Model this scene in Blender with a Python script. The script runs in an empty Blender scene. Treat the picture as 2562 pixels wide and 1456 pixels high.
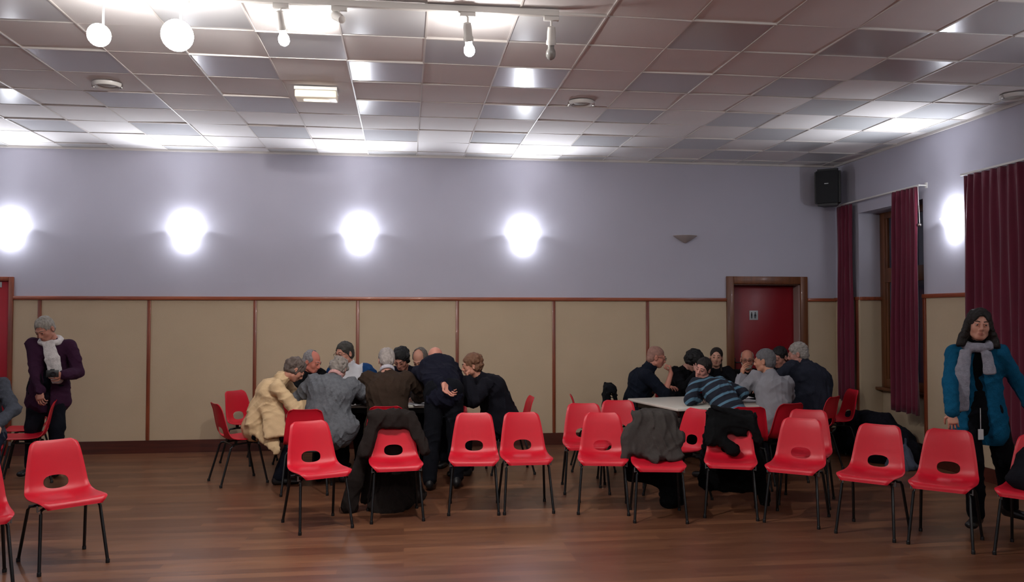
import bpy, bmesh, math, random
import numpy as np
from math import sin, cos, pi, radians, atan2, sqrt
from mathutils import Vector, Matrix

random.seed(7); rng = np.random.default_rng(7)
SC = bpy.context.scene
COL = SC.collection

# ------------------------------------------------------------------ camera, world, exposure
CAM_H = 1.648
cam_d = bpy.data.cameras.new('camera'); cam = bpy.data.objects.new('camera', cam_d); COL.objects.link(cam)
cam_d.sensor_fit = 'HORIZONTAL'; cam_d.sensor_width = 36.0; cam_d.lens = 2063.0 / 2562.0 * 36.0
cam_d.clip_start = 0.05; cam_d.clip_end = 60
cam.location = (0, 0, CAM_H)
cam.rotation_euler = (radians(90 + 1.68), 0, radians(-7.425))
SC.camera = cam
w = bpy.data.worlds.new('world'); SC.world = w; w.use_nodes = True
w.node_tree.nodes['Background'].inputs[0].default_value = (0.01, 0.012, 0.02, 1)
w.node_tree.nodes['Background'].inputs[1].default_value = 0.3
SC.view_settings.view_transform = 'Standard'; SC.view_settings.look = 'None'
SC.view_settings.gamma = 1.0; SC.view_settings.use_curve_mapping = False
SC.view_settings.exposure = 0.46
SC.cycles.use_denoising = True
SC.cycles.max_bounces = 6; SC.cycles.diffuse_bounces = 4; SC.cycles.glossy_bounces = 3
SC.cycles.use_adaptive_sampling = True; SC.cycles.adaptive_threshold = 0.02
SC.cycles.sample_clamp_indirect = 4.0
SC.cycles.caustics_reflective = False; SC.cycles.caustics_refractive = False

P_SCONCE = 24.0          # watts of each wall lamp
P_TRACK = 30.0           # watts of each track lamp
P_REAR = 36.0            # watts of each fill spotlight added on the unseen rear track
COOL = (0.90, 0.94, 1.0); WARM = (1.0, 0.84, 0.70)

# room numbers (metres): camera at the origin, the long wall is a plane of constant y
W = 10.41; XR = 5.745; XL = -7.4; YF = -4.6; HC = 3.655; HD = 1.872

# ------------------------------------------------------------------ helpers
def lin(h):
    if isinstance(h, str):
        h = h.lstrip('#'); c = [int(h[i:i + 2], 16) / 255 for i in (0, 2, 4)]
    else: c = list(h)
    return tuple([(x / 12.92 if x <= 0.04045 else ((x + 0.055) / 1.055) ** 2.4) for x in c]) + (1,)

def mat(name, color, rough=0.6, spec=0.5, metal=0.0, vary=0.0, vscale=6.0, bump=0.0, bscale=60.0, emit=None, estr=0.0,
        trans=0.0, alpha=1.0, sheen=0.0, coat=0.0):
    m = bpy.data.materials.new(name); m.use_nodes = True
    nt = m.node_tree; b = nt.nodes['Principled BSDF']
    c = lin(color)
    b.inputs['Base Color'].default_value = c; b.inputs['Roughness'].default_value = rough
    b.inputs['Specular IOR Level'].default_value = spec; b.inputs['Metallic'].default_value = metal
    b.inputs['Sheen Weight'].default_value = sheen; b.inputs['Coat Weight'].default_value = coat
    b.inputs['Transmission Weight'].default_value = trans; b.inputs['Alpha'].default_value = alpha
    tc = nt.nodes.new('ShaderNodeTexCoord')
    if vary > 0:
        n = nt.nodes.new('ShaderNodeTexNoise'); n.inputs['Scale'].default_value = vscale; n.inputs['Detail'].default_value = 5
        nt.links.new(tc.outputs['Object'], n.inputs['Vector'])
        r = nt.nodes.new('ShaderNodeMapRange'); r.inputs[1].default_value = 0.3; r.inputs[2].default_value = 0.7
        r.inputs[3].default_value = 1 - vary; r.inputs[4].default_value = 1 + vary
        nt.links.new(n.outputs[0], r.inputs[0])
        h = nt.nodes.new('ShaderNodeHueSaturation'); h.inputs['Color'].default_value = c
        nt.links.new(r.outputs[0], h.inputs['Value']); nt.links.new(h.outputs[0], b.inputs['Base Color'])
    if bump > 0:
        n2 = nt.nodes.new('ShaderNodeTexNoise'); n2.inputs['Scale'].default_value = bscale; n2.inputs['Detail'].default_value = 4
        nt.links.new(tc.outputs['Object'], n2.inputs['Vector'])
        bp = nt.nodes.new('ShaderNodeBump'); bp.inputs['Strength'].default_value = bump; bp.inputs['Distance'].default_value = 0.01
        nt.links.new(n2.outputs[0], bp.inputs['Height']); nt.links.new(bp.outputs[0], b.inputs['Normal'])
    if emit is not None:
        b.inputs['Emission Color'].default_value = lin(emit) if isinstance(emit, str) else tuple(emit) + (1,)
        b.inputs['Emission Strength'].default_value = estr
    return m

def link(o, parent=None):
    COL.objects.link(o)
    if parent is not None: o.parent = parent
    return o

def mesh_obj(name, verts, faces, material=None, parent=None, smooth=False, loc=None):
    me = bpy.data.meshes.new(name); me.from_pydata([tuple(v) for v in verts], [], [tuple(f) for f in faces])
    me.validate(); me.update()
    if material is not None:
        for m_ in (material if isinstance(material, (list, tuple)) else [material]): me.materials.append(m_)
    if smooth: me.polygons.foreach_set('use_smooth', [True] * len(me.polygons))
    o = bpy.data.objects.new(name, me)
    if loc is not None: o.location = loc
    return link(o, parent)

def bm_obj(name, bm, material=None, parent=None, smooth=False, loc=None):
    bmesh.ops.recalc_face_normals(bm, faces=bm.faces)
    me = bpy.data.meshes.new(name); bm.to_mesh(me); bm.free()
    if material is not None:
        for m_ in (material if isinstance(material, (list, tuple)) else [material]): me.materials.append(m_)
    if smooth:
        me.polygons.foreach_set('use_smooth', [True] * len(me.polygons))
        me.set_sharp_from_angle(angle=radians(40))
    o = bpy.data.objects.new(name, me)
    if loc is not None: o.location = loc
    return link(o, parent)

def empty(name, loc, rz=0.0, label=None, cat=None, group=None):
    o = bpy.data.objects.new(name, None); o.empty_display_size = 0.1
    o.location = loc; o.rotation_euler = (0, 0, rz)
    if label: o['label'] = label
    if cat: o['category'] = cat
    if group: o['group'] = group
    return link(o)

def tag(o, label, cat, group=None):
    o['label'] = label; o['category'] = cat
    if group: o['group'] = group
    return o

def struct(o): o['kind'] = 'structure'; return o

def box(bm, x0, x1, y0, y1, z0, z1, bev=0.0, mi=0, M=None):
    r = bmesh.ops.create_cube(bm, size=1.0)
    vs = r['verts']
    for v in vs:
        v.co = Vector(((x0 + x1) / 2 + v.co.x * (x1 - x0), (y0 + y1) / 2 + v.co.y * (y1 - y0), (z0 + z1) / 2 + v.co.z * (z1 - z0)))
    fs = list({f for v in vs for f in v.link_faces})
    for f in fs: f.material_index = mi
    if bev > 0:
        es = list({e for v in vs for e in v.link_edges})
        g = bmesh.ops.bevel(bm, geom=es, offset=bev, segments=2, affect='EDGES', profile=0.5)
        fs = list(set(g['faces']) | {f for f in fs if f.is_valid})
        for f in fs: f.material_index = mi
    if M is not None:
        bmesh.ops.transform(bm, matrix=M, verts=list({v for f in fs if f.is_valid for v in f.verts}))
    return bm

def boxobj(name, x0, x1, y0, y1, z0, z1, material, parent=None, bev=0.0):
    bm = bmesh.new(); box(bm, x0, x1, y0, y1, z0, z1, bev)
    return bm_obj(name, bm, material, parent, smooth=bev > 0)

def tube(bm, pts, r, n=10, r1=None, cap=True, mi=0):
    pts = [Vector(p) for p in pts]; rings = []
    for i, p in enumerate(pts):
        d = (pts[min(i + 1, len(pts) - 1)] - pts[max(i - 1, 0)]).normalized()
        up = Vector((0, 0, 1)) if abs(d.z) < 0.9 else Vector((1, 0, 0))
        a = d.cross(up).normalized(); b = d.cross(a).normalized()
        rr = r if r1 is None else r + (r1 - r) * i / (len(pts) - 1)
        rings.append([bm.verts.new(p + a * rr * cos(2 * pi * k / n) + b * rr * sin(2 * pi * k / n)) for k in range(n)])
    for A, B in zip(rings, rings[1:]):
        for k in range(n):
            f = bm.faces.new((A[k], A[(k + 1) % n], B[(k + 1) % n], B[k])); f.material_index = mi
    if cap:
        for R in (rings[0], rings[-1]):
            f = bm.faces.new(R); f.material_index = mi
    return bm

def lathe(bm, prof, n=24, M=None, mi=0):
    # prof: list of (radius, z)
    rings = []; M = M or Matrix()
    for r, z in prof:
        rings.append([bm.verts.new(M @ Vector((r * cos(2 * pi * k / n), r * sin(2 * pi * k / n), z))) for k in range(n)])
    for A, B in zip(rings, rings[1:]):
        for k in range(n):
            f = bm.faces.new((A[k], A[(k + 1) % n], B[(k + 1) % n], B[k])); f.material_index = mi
    for R in (rings[0], rings[-1]):
        try: f = bm.faces.new(R); f.material_index = mi
        except Exception: pass
    return bm

def frame_to(d, up=Vector((0, 0, 1))):
    # matrix whose local +z points along d
    d = Vector(d).normalized()
    if abs(d.dot(up)) > 0.99: up = Vector((1, 0, 0))
    x = up.cross(d).normalized(); y = d.cross(x)
    return Matrix((x, y, d)).transposed().to_4x4()

# ------------------------------------------------------------------ implicit surfaces -> one continuous mesh
class Sdf:
    def __init__(s, lo, hi, h):
        s.h = h; s.lo = np.array(lo, float); s.n = np.ceil((np.array(hi) - s.lo) / h).astype(int) + 1
        s.F = np.full(s.n, 1.0, np.float32)
        s.ax = [(s.lo[i] + h * np.arange(s.n[i])).astype(np.float32) for i in range(3)]
    def sub(s, lo, hi, pad):
        a = np.clip(np.floor((np.array(lo) - pad - s.lo) / s.h).astype(int), 0, s.n)
        b = np.clip(np.ceil((np.array(hi) + pad - s.lo) / s.h).astype(int) + 1, 0, s.n)
        if np.any(b <= a): return None
        sl = tuple(slice(a[i], b[i]) for i in range(3))
        X = s.ax[0][sl[0]][:, None, None]; Y = s.ax[1][sl[1]][None, :, None]; Z = s.ax[2][sl[2]][None, None, :]
        return sl, X, Y, Z
    def put(s, sl, d, k, op):
        A = s.F[sl]; d = d.astype(np.float32)
        if op == 'sub':
            d = -d
            if k > 0:
                h = np.maximum(k - np.abs(A - d), 0) / k; s.F[sl] = np.maximum(A, d) + h * h * k * 0.25
            else: s.F[sl] = np.maximum(A, d)
        else:
            if k > 0:
                h = np.maximum(k - np.abs(A - d), 0) / k; s.F[sl] = np.minimum(A, d) - h * h * k * 0.25
            else: s.F[sl] = np.minimum(A, d)
    def cap(s, a, b, ra, rb=None, k=0.02, op='add'):
        rb = ra if rb is None else rb; a = np.array(a, float); b = np.array(b, float); m = max(ra, rb)
        q = s.sub(np.minimum(a, b) - m, np.maximum(a, b) + m, k + 2.5 * s.h)
        if q is None: return
        sl, X, Y, Z = q; v = b - a; L = max(v @ v, 1e-9)
        t = np.clip(((X - a[0]) * v[0] + (Y - a[1]) * v[1] + (Z - a[2]) * v[2]) / L, 0, 1)
        d = np.sqrt((X - a[0] - t * v[0]) ** 2 + (Y - a[1] - t * v[1]) ** 2 + (Z - a[2] - t * v[2]) ** 2) - (ra + (rb - ra) * t)
        s.put(sl, d, k, op)
    def ell(s, c, r, R=None, k=0.02, op='add'):
        c = np.array(c, float); r = np.array(r, float); R = np.eye(3) if R is None else np.array(R); m = r.max()
        q = s.sub(c - m, c + m, k + 2.5 * s.h)
        if q is None: return
        sl, X, Y, Z = q; X = X - c[0]; Y = Y - c[1]; Z = Z - c[2]
        u = [(R[0, i] * X + R[1, i] * Y + R[2, i] * Z) / r[i] for i in range(3)]
        n = np.sqrt(u[0] ** 2 + u[1] ** 2 + u[2] ** 2)
        g = np.sqrt((u[0] / r[0]) ** 2 + (u[1] / r[1]) ** 2 + (u[2] / r[2]) ** 2) + 1e-6
        s.put(sl, (n + 1e-3) * (n - 1) / (g + 1e-3 / r.min()), k, op)
    def con(s, a, b, side, wa, da, wb, db, k=0.03, op='add'):
        # cone of elliptic section: half-width w along side, half-depth d across it
        a = np.array(a, float); b = np.array(b, float); side = np.array(side, float)
        v = b - a; Ln = max(sqrt(v @ v), 1e-6); ax = v / Ln
        side = side - ax * (side @ ax); side /= sqrt(side @ side) + 1e-9; nn = np.cross(ax, side)
        m = max(wa, wb, da, db)
        q = s.sub(np.minimum(a, b) - m, np.maximum(a, b) + m, k + 2.5 * s.h)
        if q is None: return
        sl, X, Y, Z = q; X = X - a[0]; Y = Y - a[1]; Z = Z - a[2]
        w_ = X * ax[0] + Y * ax[1] + Z * ax[2]; t = np.clip(w_ / Ln, 0, 1)
        u = X * side[0] + Y * side[1] + Z * side[2]; vv = X * nn[0] + Y * nn[1] + Z * nn[2]
        rw = wa + (wb - wa) * t; rd = da + (db - da) * t; e = w_ - t * Ln; rc = np.minimum(rw, rd)
        n = np.sqrt((u / rw) ** 2 + (vv / rd) ** 2 + (e / rc) ** 2)
        g = np.sqrt((u / rw ** 2) ** 2 + (vv / rd ** 2) ** 2 + (e / rc ** 2) ** 2) + 1e-6
        s.put(sl, (n + 1e-3) * (n - 1) / (g + 1e-3 / rc), k, op)
    def plane_cut(s, p, n):
        # remove everything on the side n points to
        p = np.array(p, float); n = np.array(n, float); n /= sqrt(n @ n)
        d = (s.ax[0][:, None, None] - p[0]) * n[0] + (s.ax[1][None, :, None] - p[1]) * n[1] + (s.ax[2][None, None, :] - p[2]) * n[2]
        s.F = np.maximum(s.F, d.astype(np.float32))
    def noise(s, amp, f, seed=0, stretch=(1, 1, 1)):
        r = np.random.default_rng(seed)
        X = s.ax[0][:, None, None]; Y = s.ax[1][None, :, None]; Z = s.ax[2][None, None, :]
        out = np.zeros((1, 1, 1), np.float32)
        for i in range(4):
            d = r.normal(size=3) * np.array(stretch); d = d / np.linalg.norm(d) * f * (0.7 + 0.4 * i)
            e = r.normal(size=3); e = e / np.linalg.norm(e) * f * 0.6
            out = out + np.sin(d[0] * X + d[1] * Y + d[2] * Z + 1.6 * np.sin(e[0] * X + e[1] * Y + e[2] * Z + i)) / (1 + 0.5 * i)
        s.F += (amp * 0.5 * out).astype(np.float32)
    def folds(s, amp, f, seed=0, width=0.4, n=2, stretch=(1, 1, 1)):
        # raised creases, outward only
        r = np.random.default_rng(seed + 11)
        X = s.ax[0][:, None, None]; Y = s.ax[1][None, :, None]; Z = s.ax[2][None, None, :]
        for i in range(n):
            d = r.normal(size=3) * np.array(stretch); d = d / np.linalg.norm(d) * f; e = r.normal(size=3); e = e / np.linalg.norm(e) * f * 0.35
            g = r.normal(size=3); g = g / np.linalg.norm(g) * f * 0.5
            u = np.sin(d[0] * X + d[1] * Y + d[2] * Z + 1.8 * np.sin(e[0] * X + e[1] * Y + e[2] * Z + i))
            m = 0.5 + 0.5 * np.sin(g[0] * X + g[1] * Y + g[2] * Z + 2 * i)
            s.F -= (amp * m * np.exp(-(u / width) ** 2)).astype(np.float32)
    def mesh(s, name, material, parent=None, origin=(0, 0, 0), smooth_it=0):
        F = s.F; F[0], F[-1], F[:, 0], F[:, -1], F[:, :, 0], F[:, :, -1] = 1, 1, 1, 1, 1, 1
        ins = F < 0
        cnt = np.zeros(np.array(F.shape) - 1, np.int8)
        for i in (0, 1):
            for j in (0, 1):
                for k in (0, 1):
                    cnt += ins[i:F.shape[0] - 1 + i, j:F.shape[1] - 1 + j, k:F.shape[2] - 1 + k]
        act = np.argwhere((cnt > 0) & (cnt < 8))
        if len(act) == 0: return None
        idx = np.full(cnt.shape, -1, np.int32); idx[act[:, 0], act[:, 1], act[:, 2]] = np.arange(len(act))
        corn = np.array([(i, j, k) for i in (0, 1) for j in (0, 1) for k in (0, 1)])
        val = np.stack([F[act[:, 0] + c[0], act[:, 1] + c[1], act[:, 2] + c[2]] for c in corn], 1)
        acc = np.zeros((len(act), 3)); num = np.zeros(len(act))
        for a in range(8):
            for b in range(a + 1, 8):
                if np.abs(corn[a] - corn[b]).sum() == 1:
                    va, vb = val[:, a], val[:, b]; m_ = (va < 0) != (vb < 0)
                    t = np.where(m_, va / np.where(m_, va - vb, 1), 0)
                    acc += np.where(m_[:, None], corn[a] + t[:, None] * (corn[b] - corn[a]), 0); num += m_
        V = (act + acc / num[:, None]) * s.h + s.lo - np.array(origin)
        faces = []
        for ax_ in range(3):
            o1, o2 = (ax_ + 1) % 3, (ax_ + 2) % 3
            A = np.moveaxis(ins, ax_, 0); d = A[:-1] != A[1:]
            e = np.argwhere(d); st = A[:-1][d]
            rem = [x for x in range(3) if x != ax_]
            g = np.zeros((len(e), 3), int); g[:, ax_] = e[:, 0]; g[:, rem[0]] = e[:, 1]; g[:, rem[1]] = e[:, 2]
            ok = (g[:, o1] > 0) & (g[:, o2] > 0); g = g[ok]; st = st[ok]
            def at(a, b):
                q = g.copy(); q[:, o1] -= a; q[:, o2] -= b
                q = np.minimum(q, np.array(cnt.shape) - 1); return idx[q[:, 0], q[:, 1], q[:, 2]]
            Q = np.stack([at(1, 1), at(0, 1), at(0, 0), at(1, 0)], 1)
            Q[~st] = Q[~st][:, ::-1]; faces.append(Q[(Q >= 0).all(1)])
        Fc = np.concatenate(faces)
        for _ in range(smooth_it):
            S = np.zeros_like(V); n = np.zeros(len(V))
            for a in range(4):
                np.add.at(S, Fc[:, a], V[Fc[:, (a + 1) % 4]]); np.add.at(n, Fc[:, a], 1)
                np.add.at(S, Fc[:, (a + 1) % 4], V[Fc[:, a]]); np.add.at(n, Fc[:, (a + 1) % 4], 1)
            V = V * 0.4 + 0.6 * S / n[:, None]
        me = bpy.data.meshes.new(name)
        me.vertices.add(len(V)); me.vertices.foreach_set('co', V.astype(np.float32).ravel())
        me.loops.add(len(Fc) * 4); me.loops.foreach_set('vertex_index', Fc.astype(np.int32).ravel())
        me.polygons.add(len(Fc)); me.polygons.foreach_set('loop_start', np.arange(len(Fc), dtype=np.int32) * 4)
        me.polygons.foreach_set('use_smooth', np.ones(len(Fc), bool))
        me.update(calc_edges=True); me.validate()
        for m_ in (material if isinstance(material, (list, tuple)) else [material]): me.materials.append(m_)
        o = bpy.data.objects.new(name, me)
        link(o, parent)
        return o

def face_mats(o, fn, origin=(0, 0, 0)):
    me = o.data; n = len(me.polygons); c = np.zeros(n * 3, np.float32)
    me.polygons.foreach_get('center', c); c = c.reshape(-1, 3) + np.array(origin)
    me.polygons.foreach_set('material_index', fn(c).astype(np.int32))

# ------------------------------------------------------------------ materials of the room
m_wall = mat('lavender_paint', '#b1afbc', 0.75, 0.25, vary=0.02, vscale=1.5, bump=0.05, bscale=90)
m_beige = mat('beige_fabric', '#bca98f', 0.9, 0.15, vary=0.025, vscale=3, bump=0.25, bscale=220)
m_dark = mat('black_metal', '#1a1a1c', 0.4)
m_white = mat('white_enamel', '#d8d6d2', 0.35)
m_redpaint = mat('red_paint', '#7c0c18', 0.35, 0.4)

def wood_mat(name, c1, c2, rough=0.35, axis=2):
    m = bpy.data.materials.new(name); m.use_nodes = True; nt = m.node_tree; b = nt.nodes['Principled BSDF']
    tc = nt.nodes.new('ShaderNodeTexCoord'); mp = nt.nodes.new('ShaderNodeMapping')
    s = [24, 24, 24]; s[axis] = 1.5; mp.inputs['Scale'].default_value = s
    n = nt.nodes.new('ShaderNodeTexNoise'); n.inputs['Scale'].default_value = 1.0; n.inputs['Detail'].default_value = 6
    r = nt.nodes.new('ShaderNodeValToRGB'); r.color_ramp.elements[0].color = lin(c1); r.color_ramp.elements[1].color = lin(c2)
    r.color_ramp.elements[0].position = 0.35; r.color_ramp.elements[1].position = 0.65
    nt.links.new(tc.outputs['Object'], mp.inputs[0]); nt.links.new(mp.outputs[0], n.inputs['Vector'])
    nt.links.new(n.outputs[0], r.inputs[0]); nt.links.new(r.outputs[0], b.inputs['Base Color'])
    b.inputs['Roughness'].default_value = rough; b.inputs['Coat Weight'].default_value = 0.15
    return m
m_woodz = wood_mat('varnished_wood', '#6a3220', '#87442b', 0.35, 2)
m_woodx = wood_mat('varnished_wood_rail', '#7a3a25', '#9a5234', 0.3, 0)
m_woody = wood_mat('varnished_wood_side', '#7a3a25', '#9a5234', 0.3, 1)
m_frame = wood_mat('brown_door_frame', '#5a3219', '#6e4023', 0.4, 2)
m_base = wood_mat('dark_baseboard', '#43201a', '#56291f', 0.35, 0)

def floor_mat():
    m = bpy.data.materials.new('laminate_planks'); m.use_nodes = True; nt = m.node_tree; b = nt.nodes['Principled BSDF']
    tc = nt.nodes.new('ShaderNodeTexCoord')
    br = nt.nodes.new('ShaderNodeTexBrick'); br.inputs['Scale'].default_value = 1.0
    br.inputs['Brick Width'].default_value = 1.15; br.inputs['Row Height'].default_value = 0.09
    br.inputs['Mortar Size'].default_value = 0.0012; br.offset = 0.37; br.offset_frequency = 3
    br.inputs['Color1'].default_value = (0.0, 0, 0, 1); br.inputs['Color2'].default_value = (1, 1, 1, 1); br.inputs['Mortar'].default_value = (0.2, 0.2, 0.2, 1)
    nt.links.new(tc.outputs['Object'], br.inputs['Vector'])
    mp = nt.nodes.new('ShaderNodeMapping'); mp.inputs['Scale'].default_value = (1.6, 22, 1)
    n = nt.nodes.new('ShaderNodeTexNoise'); n.inputs['Scale'].default_value = 1.4; n.inputs['Detail'].default_value = 7
    nt.links.new(tc.outputs['Object'], mp.inputs[0]); nt.links.new(mp.outputs[0], n.inputs['Vector'])
    mx = nt.nodes.new('ShaderNodeMix'); mx.data_type = 'FLOAT'; mx.inputs[0].default_value = 0.55
    nt.links.new(br.outputs['Color'], mx.inputs[2]); nt.links.new(n.outputs[0], mx.inputs[3])
    r = nt.nodes.new('ShaderNodeValToRGB'); e = r.color_ramp.elements
    e[0].color = lin('#503022'); e[0].position = 0.1; e[1].color = lin('#84593e'); e[1].position = 0.9
    x = r.color_ramp.elements.new(0.5); x.color = lin('#66422f')
    nt.links.new(mx.outputs[0], r.inputs[0]); nt.links.new(r.outputs[0], b.inputs['Base Color'])
    mr = nt.nodes.new('ShaderNodeMapRange'); mr.inputs[3].default_value = 0.24; mr.inputs[4].default_value = 0.42
    nt.links.new(n.outputs[0], mr.inputs[0]); nt.links.new(mr.outputs[0], b.inputs['Roughness'])
    bp = nt.nodes.new('ShaderNodeBump'); bp.inputs['Strength'].default_value = 0.12; bp.inputs['Distance'].default_value = 0.004
    nt.links.new(mx.outputs[0], bp.inputs['Height']); nt.links.new(bp.outputs[0], b.inputs['Normal'])
    return m
m_floor = floor_mat()
m_tile = mat('matt_ceiling_tile', '#dad6d6', 0.85, 0.2, vary=0.03, vscale=2.0, bump=0.15, bscale=180)
m_tileg = mat('vinyl_faced_ceiling_tile', '#bcbcbe', 0.17, 0.6, vary=0.02, vscale=1.2, bump=0.02, bscale=6)
m_bar = mat('white_ceiling_bars', '#c9c3bf', 0.45)

# ------------------------------------------------------------------ room shell
struct(boxobj('floor', XL, XR + 0.5, YF, W + 0.3, -0.1, 0.0, m_floor))
# ceiling: tiles with their bars
X0, Y0, T = 0.1443, 6.5636, 0.6
def glossy(j, k): return (j % 2 == 0 and k % 2 == 1) or (k >= 6 and k % 2 == 0 and j % 2 == 1) or (j == -1 and k in (-2, 0))
bm = bmesh.new()
box(bm, XL, XR + 0.4, YF, W + 0.3, HC + 0.06, HC + 0.14, mi=0)
k = int(math.floor((XL - X0) / T))
while X0 + k * T < XR:
    j = int(math.floor((YF - Y0) / T))
    while Y0 + j * T < W:
        xa, xb = max(X0 + k * T, XL) + 0.004, min(X0 + (k + 1) * T, XR) - 0.004
        ya, yb = max(Y0 + j * T, YF) + 0.002, min(Y0 + (j + 1) * T, W) - 0.002
        if xb - xa > 0.03 and yb - ya > 0.03:
            gl = glossy(j, k)
            zt = HC + 0.003 + random.uniform(0, 0.006)
            a = random.uniform(-0.004, 0.004); b_ = random.uniform(-0.005, 0.006)
            if gl: a, b_ = random.uniform(-0.002, 0.002), random.uniform(-0.002, 0.002)
            vs = [bm.verts.new((x, y, zt + sx * a + sy * b_ + dz)) for dz in (0, 0.02) for (x, sx, y, sy) in
                  ((xa, -1, ya, -1), (xb, 1, ya, -1), (xb, 1, yb, 1), (xa, -1, yb, 1))]
            for f in ((0, 1, 2, 3), (7, 6, 5, 4), (0, 4, 5, 1), (1, 5, 6, 2), (2, 6, 7, 3), (3, 7, 4, 0)):
                ff = bm.faces.new([vs[i] for i in f]); ff.material_index = 1 if gl else 0
        j += 1
    k += 1
ceil = struct(bm_obj('ceiling', bm, [m_tile, m_tileg]))
bm = bmesh.new()
k = int(math.ceil((XL - X0) / T))
while X0 + k * T < XR:
    x = X0 + k * T; box(bm, x - 0.0055, x + 0.0055, YF, W, HC - 0.001, HC + 0.03); k += 1
j = int(math.ceil((YF - Y0) / T))
while Y0 + j * T < W:
    y = Y0 + j * T; k = int(math.floor((XL - X0) / T))
    while X0 + k * T < XR:
        gl = glossy(j, k); x0_, x1_ = max(XL, X0 + k * T), min(XR, X0 + (k + 1) * T)
        if gl: box(bm, x0_, x1_, y - 0.011, y + 0.004, HC - 0.005, HC + 0.03)
        else: box(bm, x0_, x1_, y - 0.0025, y + 0.0025, HC + 0.001, HC + 0.03)
        k += 1
    j += 1
box(bm, XL, XR, W - 0.022, W, HC - 0.022, HC + 0.02); box(bm, XR - 0.022, XR, YF, W, HC - 0.022, HC + 0.02)
gb = bm_obj('tile_bars', bm, m_bar, ceil)

# long wall with its two door openings; upper zone painted, lower zone covered in beige cloth panels
DA = (-5.45, -4.62, 2.05)      # left door opening x0, x1, height
DB = (4.30, 5.225, 2.06)       # right door opening
def wall_boxes(z0, z1, y0, y1):
    bm = bmesh.new()
    for x0, x1 in ((XL - 0.2, DA[0]), (DA[1], DB[0]), (DB[1], XR + 0.45)):
        box(bm, x0, x1, y0, y1, z0, z1)
    return bm
bm = wall_boxes(0, HC + 0.1, W, W + 0.2)
box(bm, DA[0], DA[1], W, W + 0.2, DA[2], HC + 0.1); box(bm, DB[0], DB[1], W, W + 0.2, DB[2], HC + 0.1)
wb = struct(bm_obj('wall_back', bm, m_wall))
bm = bmesh.new()
for x0, x1 in ((XL, DA[0] - 0.05), (DA[1] + 0.05, DB[0] - 0.1), (DB[1] + 0.1, XR)): box(bm, x0, x1, W - 0.012, W, 0.14, HD - 0.04)
bm_obj('fabric_panels', bm, m_beige, wb)
n = 0
for x0, x1 in ((XL, DA[0] - 0.05), (DA[1] + 0.05, DB[0] - 0.10), (DB[1] + 0.10, XR)):
    n += 1
    bm = bmesh.new(); box(bm, x0, x1, W - 0.04, W, HD - 0.042, HD + 0.002, bev=0.008)
    struct(bm_obj('trim_%d' % n, bm, m_woodx, smooth=True))
    struct(boxobj('baseboard_back' + ('' if n == 1 else '_%d' % n), x0, x1, W - 0.03, W, 0, 0.15, m_base))
for i in range(-2, 7):
    x = -4.2774 + 1.2342 * i
    if i == -1: continue
    n += 1; bm = bmesh.new(); box(bm, x - 0.02, x + 0.02, W - 0.028, W, 0.15, HD - 0.042, bev=0.005)
    struct(bm_obj('trim_%d' % n, bm, m_woodz, smooth=True))
# right wall with a window niche down to the floor
NY0, NY1, NZ, XN = 8.52, 9.84, 2.95, 6.05
bm = bmesh.new()
box(bm, XR, XR + 0.4, YF, NY0, 0, HC + 0.1); box(bm, XR, XR + 0.4, NY1, W + 0.1, 0, HC + 0.1)
box(bm, XR, XR + 0.4, NY0, NY1, NZ, HC + 0.1)
box(bm, XN, XR + 0.4, NY0, NY1, 0, 0.74)
wr = struct(bm_obj('wall_right', bm, m_wall))
bm = bmesh.new()
box(bm, XR - 0.012, XR, YF, NY0, 0.12, HD - 0.03); box(bm, XR - 0.012, XR, NY1, W, 0.12, HD - 0.03)
box(bm, XR, XN, NY1 - 0.012, NY1, 0.1, HD - 0.03); box(bm, XR, XN, NY0, NY0 + 0.012, 0.1, HD - 0.03)
box(bm, XN - 0.012, XN, NY0, NY1, 0.1, 0.74)
bm_obj('fabric_panels', bm, m_beige, wr)
for (x0, x1, y0, y1) in ((XR - 0.035, XR, YF, NY0), (XR - 0.035, XR, NY1, W), (XR, XN, NY1 - 0.035, NY1)):
    n += 1; bm = bmesh.new(); box(bm, x0, x1, y0, y1, HD - 0.035, HD + 0.01, bev=0.007)
    struct(bm_obj('trim_%d' % n, bm, m_woody, smooth=True))
for y in (NY0 - 0.03, NY1 + 0.03):
    n += 1; bm = bmesh.new(); box(bm, XR - 0.03, XR, y - 0.022, y + 0.022, 0.1, HD - 0.035, bev=0.005)
    struct(bm_obj('trim_%d' % n, bm, m_woodz, smooth=True))
struct(boxobj('baseboard_right', XR - 0.028, XR, YF, NY0, 0, 0.14, m_base))
struct(boxobj('baseboard_right_2', XR - 0.028, XR, NY1, W - 0.03, 0, 0.14, m_base))
struct(boxobj('baseboard_right_3', XN - 0.03, XN, NY0, NY1, 0, 0.14, m_base))
# window
m_glass = mat('night_glass', '#3c4250', 0.06, 0.8, coat=0.3)
win = struct(empty('window_1', (XN, (NY0 + NY1) / 2, 0.74)))
bm = bmesh.new(); hy = (NY1 - NY0) / 2; hz = NZ - 0.74
for (y0, y1, z0, z1) in ((-hy, -hy + 0.09, 0, hz), (hy - 0.11, hy, 0, hz), (-hy, hy, 0, 0.11), (-hy, hy, hz - 0.08, hz), (-hy, hy, 1.32, 1.5), (-0.055, 0.055, 0, hz),
                         (hy - 0.16, hy - 0.11, 0.11, 1.32), (hy - 0.16, hy - 0.11, 1.5, hz - 0.08)):
    q_ = 0.003 if (y1 - y0) > 0.5 else (0.006 if y1 - y0 < 0.06 else 0.0)
    box(bm, -0.02 + q_, 0.06 - q_, y0 + (0.004 if q_ == 0.003 else 0), y1 - (0.004 if q_ == 0.003 else 0), z0, z1, bev=0.006)
wf = bm_obj('window_frame', bm, m_frame, win, smooth=True)
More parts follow.
